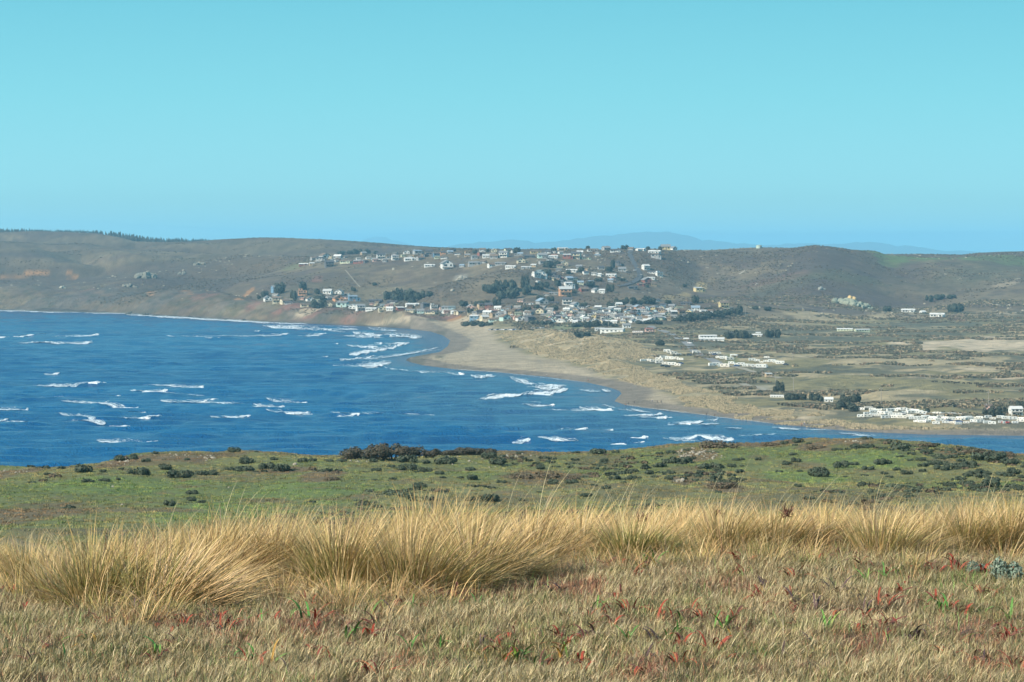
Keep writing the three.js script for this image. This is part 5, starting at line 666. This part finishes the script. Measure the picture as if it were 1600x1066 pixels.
const dressed = [['dark clothes', C(.03, .035, .05), C(.03, .03, .035)], ['a red top', C(.40, .05, .04), C(.04, .04, .05)], ['a pale shirt', C(.6, .58, .54), C(.07, .1, .2)], ['a dark wetsuit', C(.02, .02, .022), C(.02, .02, .022)]].map(([w, a, b], i) => [w, personGeo(a, b, i % 2 ? .9 : .5, C(.06, .045, .03))]);
for (const [px, py, k, where] of [[831, 582.5, 0, 'on the wet sand at the middle of the beach'], [854, 588, 2, 'alone at the water edge on the beach bend'], [919, 596, 1, 'on the beach below the dune edge'], [982, 632, 0, 'seaward of the pair on the dark sand spit'], [991, 630, 0, 'near the dark sand spit, closer to the dunes'], [1019, 628, 2, 'first of three walkers on the pale sand'], [1027, 629.5, 0, 'middle of three walkers on the pale sand'], [1033, 629.5, 0, 'last of three walkers on the pale sand'], [978, 635, 1, 'at the tip of the dark sand spit in the shallows'], [1104, 649.5, 3, 'first of the pair at the narrow beach water edge'], [1117, 651.5, 3, 'second of the pair at the narrow beach water edge'], [1257, 664, 2, 'standing on the narrow inland beach'], [1253, 666, 1, 'beside the pale-shirted walker on the inland beach'], [1319, 670, 0, 'standing alone at the channel edge'], [1345, 672, 3, 'farther along the channel edge'], [678, 546, 1, 'by the surf at the cove']]) { const p = groundAt(px, py); if (!p) continue; const m = new THREE.Mesh(dressed[k][1], leafMat); m.position.set(p.x, farH(p.x, p.z) + .02, p.z); m.rotation.y = R() * 6.28; put(m, 'person', 'person in ' + dressed[k][0] + ' ' + where, 'person', 'beach walkers'); }
const cow = (down) => blob([[-.62, .1, 0, .36, .55, .12, 0, .33, fur], [.55, .18, 0, .24, .95, down ? -.1 : .38, 0, .15, fur], [.95, down ? -.1 : .38, 0, .16, 1.22, down ? -.42 : .26, 0, .09, fur], [-.6, -.05, .17, .13, -.72, -.4, .17, .07, fur], [-.72, -.4, .17, .07, -.66, -.85, .17, .055, fur], [-.6, -.05, -.17, .13, -.66, -.4, -.17, .07, fur], [-.66, -.4, -.17, .07, -.58, -.85, -.17, .055, fur], [.5, -.05, .16, .11, .52, -.45, .16, .065, fur], [.52, -.45, .16, .065, .5, -.85, .16, .055, fur], [.5, -.05, -.16, .11, .6, -.45, -.16, .065, fur], [.6, -.45, -.16, .065, .58, -.85, -.16, .055, fur], [-.95, .2, 0, .05, -1.05, -.4, 0, .04, fur], [.92, down ? .02 : .5, .12, .05, .9, down ? .02 : .5, .22, .04, fur], [.92, down ? .02 : .5, -.12, .05, .9, down ? .02 : .5, -.22, .04, fur]], 2.8, 48, leafMat).translate(0, .9, 0);
const cows = [cow(true), cow(false)];
[[1458, 598], [1463, 598], [1475, 599], [1487, 598.5], [1493, 600], [1498, 599.5], [1506, 600.5], [1513, 600.5], [1517, 601], [1524, 601], [1528, 601], [1546, 602.5]].forEach(([px, py], i) => { const p = groundAt(px, py); if (!p) return; const m = new THREE.Mesh(cows[i % 2], leafMat); m.position.set(p.x, farH(p.x, p.z), p.z); m.rotation.y = rr(-.7, .7) + (R() < .5 ? Math.PI : 0); put(m, 'cow', 'black cow ' + (i % 2 ? 'with raised head' : 'grazing') + ' in the herd, ' + ord[i] + ' from the sea', 'cow', 'cattle herd'); });
// ---------------------------------------------------------------- the grass in front
function blade(t, x, y, z, az, tilt, len, w, droop, c, seg = 4) {   // a tapering, bending ribbon; az: where it leans to
  let px = x, py = y, pz = z, a = tilt; const sx = Math.cos(az), sz = Math.sin(az), face = az + 1.57 + (R() - .5) * 1.6, fx = Math.cos(face) * w / 2, fz = Math.sin(face) * w / 2; let l = t.v(px - fx, py, pz - fz, c), r = t.v(px + fx, py, pz + fz, c);
  for (let k = 1; k <= seg; k++) {
    const s = len / seg; px += sx * Math.sin(a) * s; pz += sz * Math.sin(a) * s; py += Math.cos(a) * s; a += droop / seg * (.5 + k / seg);
    if (k === seg) { const e = t.v(px, py, pz, c); t.tri(l, r, e); } else { const q = 1 - .75 * k / seg * k / seg, L = t.v(px - fx * q, py, pz - fz * q, c), E = t.v(px + fx * q, py, pz + fz * q, c); t.quad(l, r, E, L); l = L; r = E; }
  }
}
const vary = (c, a = .18) => { const g = 1 + (R() * 2 - 1) * a, h = 1 + (R() * 2 - 1) * a * .3; return [c[0] * g * h, c[1] * g, c[2] * g / h]; };
const straw = [C(.74, .53, .26), C(.63, .43, .20), C(.80, .60, .33), C(.36, .23, .115), C(.57, .395, .17), C(.46, .37, .14)], greenish = [C(.25, .255, .06), C(.19, .21, .05), C(.34, .32, .10), C(.14, .165, .045)], deadish = [C(.27, .19, .125), C(.34, .24, .165), C(.22, .14, .11)];
const any = (a) => a[Math.floor(R() * a.length)];
const grassMat = new THREE.MeshPhysicalMaterial({ vertexColors: true, roughness: .75, side: THREE.DoubleSide });
const WIND = .25;                                             // leaning towards +x, a little to the back
function tussockGeo(n, radius, len, green, fall) {
  const t = new Tris();
  for (let i = 0; i < n; i++) {
    const q = Math.sqrt(R()), a = R() * 6.283, x = Math.cos(a) * q * radius, z = Math.sin(a) * q * radius, low = R() < green, out = q * fall;
    const vx = Math.cos(a) * out * .9 + .36 + rr(-.16, .2), vz = Math.sin(a) * out * .9 - .06 + rr(-.18, .18), az = Math.atan2(vz, vx), tilt = Math.min(1.25, Math.hypot(vx, vz));
    blade(t, x, -.04, z, az, tilt * .75, len * (low ? rr(.35, .8) : rr(.45, 1.2)), rr(.0026, .005), rr(.35, .9) + tilt * .35, vary(low ? any(greenish) : R() < .1 ? any(deadish) : any(straw)));
  }
  for (let i = 0; i < n * .18; i++) { const a = R() * 6.283; blade(t, Math.cos(a) * radius * rr(.6, 1), -.02, Math.sin(a) * radius * rr(.6, 1), a + rr(-.5, .5), rr(.7, 1.3), len * rr(.35, .7), rr(.004, .007), rr(.5, 1.1), vary(R() < .35 ? any(greenish) : R() < .5 ? any(deadish) : any(straw))); }
  return t.geo();
}
const frontPy = poly([[-500, 905], [0, 915], [60, 930], [130, 960], [230, 960], [300, 945], [380, 930], [500, 935], [640, 938], [740, 915], [800, 895], [870, 885], [1000, 876], [1100, 872], [1200, 868], [1300, 868], [1400, 876], [1480, 870], [1560, 868], [1800, 868]]);
const frontAt = (px) => { const p = nearAt(px, frontPy(px), 9); return -p.z; };
const frontTab = []; for (let px = -560; px <= 2260; px += 10) frontTab.push([px, frontAt(px)]); const frontAt2 = poly(frontTab);
// the tussocks that stand out, each in its place: foot in the photo, width, how green
const tussockSpots = [
  [60, 925, 150, .30, 'golden tussock at the seaward end of the tall grass'], [165, 958, 250, .42, 'large tussock bulging forward with green heart and drooping straw'], [285, 940, 200, .40, 'tussock beside the large forward one with blades swept inland'], [400, 928, 210, .22, 'pale tussock whose blades sweep low towards the inland side'], [450, 925, 170, .34, 'upright green-footed tussock west of the middle'], [555, 932, 230, .36, 'tall upright tussock in the middle with dark green foot'], [670, 934, 260, .26, 'broad middle tussock with long blades drooping to the ground'], [760, 918, 200, .16, 'straw tussock collapsing over reddish litter'], [850, 890, 190, .18, 'golden tussock just inland of the collapsed one'], [930, 882, 180, .20, 'golden tussock seaward of the bright yellow-green one'],
  [1008, 878, 190, .55, 'bright yellow-green tussock with arching golden blades'], [1090, 873, 170, .12, 'straw tussock behind the first dark red seed head'], [1150, 872, 170, .26, 'loose upright straw tussock inland of the dark seed head'], [1230, 870, 170, .24, 'golden tussock with reddish litter at its foot'], [1310, 870, 170, .2, 'wispy golden tussock before the wide brown bush'], [1400, 878, 190, .34, 'upright olive tussock reaching forward into the short grass'], [1475, 873, 180, .45, 'olive green tussock bent strongly towards the inland side'], [1535, 870, 170, .30, 'drooping tussock beside the grey-green sprigs'], [1600, 870, 160, .2, 'golden tussock at the inland end of the tall grass'],
];
for (const [px, py, w, green, label] of tussockSpots) {
  const p = nearAt(px, py - 6, 9), d = -p.z, rad = w / F * d * .30, m = new THREE.Mesh(tussockGeo(2100, rad, px > 820 ? .44 : .58, green + .2, 1.0), grassMat);
  m.position.set(p.x, nearH(p.x, p.z - rad * .6), p.z - rad * .6); put(m, 'grass_tussock', label, 'tussock', 'tussocks along the front of the tall grass');
}
const bandGeo = [0, 1, 2, 3].map((i) => tussockGeo(580, .16, .54, .2 + .14 * i, [.5, .75, .9, .6][i]));
{ // the rest of the belt, reading as one mass
  const o = new THREE.Object3D(), mats = bandGeo.map((g) => []), tall = poly([[-100, .8], [0, .82], [250, .9], [600, 1.06], [730, 1.02], [840, .84], [1000, .72], [1300, .74], [1650, .76]]);
  for (let c = 0; c < 140; c++) {                              // clumps gather into tussocks with gaps between them
    const cpx = rr(-520, 2220), f = frontAt2(cpx), cd = f + .45 + Math.pow(R(), .85) * (cpx < 200 ? 3.6 : 4.4), cx = (cpx - 800) / F * cd, high = rr(.72, 1.15), turn = rr(-.9, .5), n = 4 + Math.floor(R() * 5), spread = rr(.16, .34);
    for (let i = 0; i < n; i++) {
      const a = R() * 6.283, q = spread * Math.sqrt(R()), x = cx + Math.cos(a) * q, d = cd + Math.sin(a) * q, z = -d, s = tall(cpx) * high * rr(.85, 1.1);
      o.position.set(x, nearH(x, z) - .02, z); o.rotation.set(rr(-.1, .25) - Math.sin(a) * .2, turn + rr(-.35, .35), -Math.cos(a) * .2 - .1); o.scale.set(s * 1.15, s * rr(.8, 1.1), s * 1.15); o.updateMatrix(); mats[(c + (i % 2)) % 4].push(o.matrix.clone());
    }
  }
  const g = new THREE.Group(); mats.forEach((list, k) => { const m = new THREE.InstancedMesh(bandGeo[k], grassMat, list.length); list.forEach((q, j) => { m.setMatrixAt(j, q); const g = rr(.68, 1.15); m.setColorAt(j, new THREE.Color().setRGB(g * rr(.95, 1.05), g, g * rr(.82, 1.05))); }); m.name = 'blades'; m.userData.kind = 'stuff'; g.add(m); });
  put(g, 'tall_grass', 'belt of tall golden grass across the slope', null, null, 'stuff');
}
{ // ragged fringe where the belt thins out into the short grass
  const geo = [tussockGeo(90, .09, .3, .6, 1.1), tussockGeo(70, .12, .34, .3, 1.3)], o = new THREE.Object3D(), lists = [[], []];
  for (let i = 0; i < 660; i++) { const px = rr(-520, 2200), d = frontAt2(px) + .35 - Math.abs(R() + R() - 1) * 1.9, x = (px - 800) / F * d, s = rr(.45, 1.1); o.position.set(x, nearH(x, -d), -d); o.rotation.set(rr(-.2, .3), rr(-3.1, 3.1) * (R() < .5 ? .3 : 1), 0); o.scale.set(s, s * rr(.6, 1.1), s); o.updateMatrix(); lists[i % 2].push(o.matrix.clone()); }
  const g = new THREE.Group(); geo.forEach((q, k) => { const m = new THREE.InstancedMesh(q, grassMat, lists[k].length); lists[k].forEach((w, j) => { m.setMatrixAt(j, w); const b = rr(.55, 1.15); m.setColorAt(j, new THREE.Color().setRGB(b * rr(.95, 1.15), b, b * .95)); }); m.name = 'blades'; m.userData.kind = 'stuff'; g.add(m); });
  put(g, 'fringe_grass', 'ragged half-high grass along the foot of the tall grass', null, null, 'stuff');
}
{ // seed stalks standing over the belt, and on the slope just behind
  const t = new Tris(); for (let i = 0; i < 7; i++) { const a = rr(-.2, .9), x = rr(-.25, .25), z = rr(-.2, .2), c = vary(C(.50, .44, .27)); blade(t, x, .2, z, a, rr(.12, .6), rr(.35, .62), .0032, rr(.1, .7), c, 5); }
  const o = new THREE.Object3D(), list = []; for (let i = 0; i < 100; i++) { const px = rr(-60, 1680), d = frontAt2(px) + rr(.6, 4.6), x = (px - 800) / F * d; if (vn(px / 60, 3.3) < -.25) continue; o.position.set(x, nearH(x, -d), -d); o.rotation.y = rr(-1.2, .9); o.scale.setScalar(rr(.6, 1.1)); o.updateMatrix(); list.push(o.matrix.clone()); }
  const m = new THREE.InstancedMesh(t.geo(), grassMat, list.length); list.forEach((q, j) => m.setMatrixAt(j, q)); put(m, 'seed_grass', 'thin seed stalks bending above the tall grass', null, null, 'stuff');
}
// short grass in front: many small tufts of a few tones
function shortTuft(n, len, up, cols) { const t = new Tris(); for (let i = 0; i < n; i++) { const a = R() * 6.283, q = .05 * Math.sqrt(R()), az = R() < .6 ? rr(-.7, .9) : R() * 6.283; blade(t, Math.cos(a) * q, -.01, Math.sin(a) * q, az, rr(.05, up), len * rr(.45, 1.15), rr(.0015, .003), rr(.1, 1.1), vary(any(cols), .22), 3); } return t.geo(); }
const dryShort = [C(.68, .56, .35), C(.56, .45, .275), C(.44, .365, .20), C(.28, .205, .12)], oliveShort = [C(.27, .265, .11), C(.34, .32, .145), C(.185, .20, .08), C(.46, .39, .21)], mauve = [C(.25, .165, .11), C(.31, .22, .15), C(.17, .11, .085), C(.42, .32, .21)], russet = [C(.38, .135, .085), C(.28, .10, .075), C(.40, .20, .12), C(.17, .09, .075)], lush = [C(.15, .27, .07), C(.22, .32, .10), C(.30, .36, .14)];
const litterSpots = [[820, 905, 60, 22], [870, 900, 50, 18], [940, 885, 70, 14], [985, 885, 50, 12], [1230, 873, 40, 12], [1285, 875, 50, 14], [1150, 925, 60, 14], [900, 925, 80, 18], [350, 985, 60, 26], [60, 938, 60, 18], [110, 945, 40, 16], [480, 985, 40, 26], [640, 1050, 70, 24], [1360, 1020, 50, 26], [1345, 1050, 30, 20], [1000, 1060, 50, 14], [1540, 1000, 50, 30], [430, 930, 50, 14], [760, 925, 90, 14], [700, 935, 60, 10], [470, 915, 30, 14], [1060, 870, 40, 10], [1310, 870, 40, 10], [250, 975, 60, 14], [1560, 1050, 60, 20], [640, 1010, 30, 14]];
{
  const kinds = [[shortTuft(20, .06, .9, dryShort), 0], [shortTuft(20, .055, .9, oliveShort), 0], [shortTuft(14, .045, 1.3, mauve), 0], [shortTuft(12, .05, 1.3, russet), 0], [shortTuft(9, .065, .6, lush), 0], [shortTuft(14, .085, .8, dryShort), 0], [shortTuft(4, .12, 1.1, [...dryShort, C(.52, .42, .25)]), 0]], lists = kinds.map(() => []), o = new THREE.Object3D();
  const N = 195000; for (let i = 0; i < N; i++) {
    const d = rr(11.2, 20.5), px = rr(-520, 2200), x = (px - 800) / F * d, z = -d; if (d > frontAt2(px) + .5) continue;
    const a = fbm(x / .9, z / 1.1, 3), b = fbm(x / .35 + 9, z / .4, 3), py = 380 + F * (EYE - nearBase(px, d)) / d; let lit = 0; for (const [X, Y, rx, ry] of litterSpots) { const u = (px - X) / rx, v = (py - Y) / ry, r = u * u + v * v; if (r < 1.2) lit = Math.max(lit, 1 - r / 1.2); }
    const near = ss(1.6, .1, frontAt2(px) - d), k = R(); let w;
    if (lit > .1 && k < .28 + lit * .5) w = R() < .5 ? 2 : 3; else if (k < .5 * near) w = R() < .5 ? 2 : 3; else if (b > .14 && R() < .7) w = 2; else if (b < -.3 && R() < .4) w = 4; else if (a > .0 || R() < .3) w = R() < .25 ? 5 : 0; else w = 1; if (py > 1000 && w === 0 && R() < .4) w = 1; const e = R(); if (e < .075) w = 6; else if (e < .18) w = 3; else if (e < .27) w = 2; else if (e < .31) w = 4;
    o.position.set(x, nearH(x, z), z); o.rotation.set(rr(-.35, .35), R() < .5 ? rr(-.6, .6) : rr(-3.1, 3.1), rr(-.35, .35)); const s = rr(.55, 1.6); o.scale.set(s, s * rr(.8, 1.2), s); o.updateMatrix(); lists[w].push(o.matrix.clone());
  }
  const g = new THREE.Group(); kinds.forEach(([geo], k) => { const m = new THREE.InstancedMesh(geo, grassMat, lists[k].length); lists[k].forEach((q, j) => { m.setMatrixAt(j, q); const g = rr(.5, 1.3); m.setColorAt(j, new THREE.Color().setRGB(g * rr(.96, 1.06), g, g * rr(.85, 1.05))); }); m.name = ['dry_blades', 'olive_blades', 'brown_litter', 'russet_litter', 'green_blades', 'straw_blades', 'coarse_stems'][k]; m.userData.kind = 'stuff'; g.add(m); });
  put(g, 'short_grass', 'short dry grass and litter in front of the tall grass', null, null, 'stuff');
}
// strap-leaved plants: red, green and withered
const strapTone = { red: [C(.33, .055, .028), C(.24, .045, .032), C(.40, .12, .05), C(.15, .045, .04)], green: [C(.07, .20, .035), C(.12, .27, .05), C(.2, .32, .06)], dark: [C(.085, .05, .05), C(.12, .07, .06)], mixed: [C(.32, .065, .03), C(.48, .27, .05), C(.14, .26, .05)] };
const strapGeo = (tone, n, len) => { const t = new Tris(); for (let i = 0; i < n; i++) { const flat = tone !== 'green' && R() < .6; blade(t, rr(-.03, .03), -.01, rr(-.03, .03), R() * 6.283, flat ? rr(.7, 1.3) : rr(.1, .6), len * rr(.6, 1.1), rr(.009, .016), rr(.9, 2.8), vary(any(strapTone[tone]), .2), 6); } return t.geo(); };
const strapProto = {}; for (const k of Object.keys(strapTone)) strapProto[k] = [0, 1, 2].map((i) => strapGeo(k, 3 + i + (k === 'red' ? 2 : 0), k === 'green' ? .17 : .165));
const strapWord = { red: 'red curling strap-leaved plant', green: 'fresh green strap-leaved plant', dark: 'withered dark strap-leaved plant', mixed: 'many-coloured strap-leaved plant' };
const strapAt = [['red', '78,945 20,925 140,970 165,985 290,980 245,1035 275,1000 420,935 425,975 500,975 575,980 577,1000 480,950 620,960 670,945 735,945 925,968 950,965 985,962 985,880 990,888 1012,890 1280,885 1310,875 1340,875 1235,935 1400,935 1420,915 1450,890 1495,895 1540,895 1540,898 1250,965 1310,970 1355,970 1360,990 1385,985 1380,1000 1500,970 1440,925 1485,950 1530,935 1560,1010 1575,1000 1520,1040 1590,1050 1100,975 1085,960 1090,1030 1110,1020 1010,1055 870,1000 885,1020 910,1045 800,1020 805,1000 590,1060 430,1030 505,1035 330,985 370,965 45,1040 1160,900 1190,955'], ['green', '253,1028 90,1045 385,1042 280,905 310,915 545,1000 410,980 480,970 575,975 640,960 745,950 1010,880 1020,885 935,960 1060,1000 1070,985 1120,985 1125,990 1045,1005 980,1005 1290,990 1405,905 1470,960 1475,965 1520,930 1380,910 845,1055 810,1040 1350,915 230,940 640,1020 690,1020 1580,975'], ['dark', '140,920 210,960 335,975 500,1050 620,965 700,1040 930,1000 1020,1010 960,1010 1200,930 1250,945 1350,960 1410,1000 1390,960 1500,1000 1550,1040 1270,1010 1020,870 880,930 1300,930'], ['mixed', '417,1050 790,1035 760,1050 1140,1010 880,1035 1030,895 1190,935 1080,910 1480,880 660,960 140,1010 1505,1010 1425,890 1400,880']];
for (const [tone, list] of strapAt) {
  const seen = {};
  const spots = list.split(' ').map((q) => q.split(',').map(Number)); if (tone === 'red' || tone === 'dark') for (const q of [...spots]) spots.push([q[0] + rr(-50, 50), clamp(q[1] + rr(-25, 25), 885, 1058)]);
  for (const [px, py] of spots.sort((a, b) => a[0] - b[0])) {
    const p = nearAt(px + rr(-4, 4), py + rr(-3, 3), 9); if (!p) continue; const m = new THREE.Mesh(strapProto[tone][Math.floor(R() * 3)], grassMat), s = rr(.75, 1.3), band = py < 930 ? 'close under the tussocks' : py < 975 ? 'in the upper short grass' : py < 1015 ? 'in the middle short grass' : 'low in the short grass', i = seen[band] = (seen[band] ?? -1) + 1;
    m.position.copy(p); m.position.y = nearH(p.x, p.z) + .03; m.rotation.y = R() * 6.283; m.scale.setScalar(s); put(m, 'strap_leaf_plant', strapWord[tone] + ' ' + band + ', ' + ord[i] + ' from the sea side', 'leafy plant', tone + ' strap-leaved plants in the short grass');
  }
}
// grey-green sprigs at the inland end, dark seed heads and dead stalks
const silver = [C(.16, .22, .17), C(.20, .27, .21), C(.12, .18, .14), C(.25, .30, .24)];
[[1578, 842, 30, 32, 'upright grey-green sprig rising out of the tall grass'], [1527, 898, 48, 24, 'low grey-green sprig lying in front of the drooping tussock'], [1578, 910, 64, 48, 'bushy grey-green sprig at the inland end of the short grass'], [1598, 870, 30, 30, 'grey-green sprig half hidden behind the bushy one']].forEach(([px, py, w, h, label], i) => { const p = nearAt(px, py, 9), d = -p.z, g = new THREE.Group(), s = w / F * d / 2; part(g, 'foliage', crown(700 + i, 1300, .065, lumps(710 + i, 5, 1.2), silver), leafMat); part(g, 'stem', stems(720 + i, 5, .8, .5, .03, C(.2, .17, .13)), barkMat); g.position.set(p.x, nearH(p.x, p.z), p.z); g.scale.set(s, h / F * d * .75, s); put(g, 'lupine_plant', label, 'plant', 'grey-green sprigs'); });
[[1122, 838, 'dark red seed head inland of the yellow-green tussock'], [1004, 848, 'dark brown seed head above the yellow-green tussock'], [1228, 842, 'dark red seed head in the golden grass below the brown bush'], [1460, 812, 'rusty seed head high in the olive tussocks']].forEach(([px, py, label], i) => { const p = nearAt(px, py + 22, 9), t = new Tris(); for (let k = 0; k < 60; k++) blade(t, rr(-.03, .03), .2 + rr(0, .06), rr(-.03, .03), R() * 6.283, rr(.2, 1.3), rr(.03, .08), .008, .4, vary(any([C(.16, .05, .04), C(.22, .08, .055), C(.12, .055, .045)]), .2), 2); for (let k = 0; k < 3; k++) blade(t, rr(-.01, .01), -.02, 0, rr(-.3, .5), .1, .3, .006, .1, C(.16, .08, .06), 3); const m = new THREE.Mesh(t.geo(), grassMat); m.position.set(p.x, nearH(p.x, p.z) + .05, p.z + .1); put(m, 'seed_head', label, 'dried flower', 'dark seed heads in the tall grass'); });
[[166, 862, 34, 'thin dark dead stalk standing over the seaward tall grass'], [301, 862, 30, 'thin dark dead stalk inland of the other one']].forEach(([px, py, h, label]) => { const d = frontAt(px) + 1.6, p = at(px, py, d), t = new Tris(), H = h / F * d; for (const a of [0, 1.6, 3.1]) blade(t, 0, -.45, 0, a, .03, H + .45, .008, .06, C(.10, .06, .05), 4); for (let k = 0; k < 14; k++) blade(t, 0, rr(.0, H), 0, R() * 6.28, .8, .025, .008, .2, C(.11, .065, .05), 2); const m = new THREE.Mesh(t.geo(), grassMat); m.position.copy(p); put(m, 'dead_stalk', label, 'stalk', 'dead stalks'); });

{ // meadow on the near hill: tufts of green and brown grass
  const geo = tuft(31, 9, .16, .55), low = scatter('low_scrub', 'ankle-high dark scrub creeping between the bushes', crown(41, 60, .3, lumps(42, 5, .5), [C(1, 1, 1)]), 900, () => { const px = rr(-40, 1640), d = rr(250, 450), x = (px - 800) / F * d; if (vn(x / 12, d / 26) + .5 * vn(x / 4, d / 9) + .35 * (px > 1350) - .5 * (px < 480) < .25) return null; return [x, nearH(x, -d), -d]; }, () => rr(.25, .85), () => { const g = rr(.7, 1.3), b = R() < .25; return b ? [.12 * g, .095 * g, .065 * g] : [.062 * g, .082 * g, .055 * g]; }),
    m = scatter('meadow_grass', 'uneven green and brown grass over the near hill', geo, 70000, () => { const d = Math.sqrt(lerp(150 * 150, 470 * 470, R())), px = rr(-80, 1680), x = (px - 800) / F * d, z = -d; return [x, nearH(x, z), z]; }, () => rr(.18, .5), (q) => { const c = nearColor(q[0], q[2]), g = rr(.85, 1.75), y = rr(.85, 1.3); return [c[0] * g * y * GR, c[1] * g * GR, c[2] * g * GR * .95]; });
}
renderer.render(scene, camera);
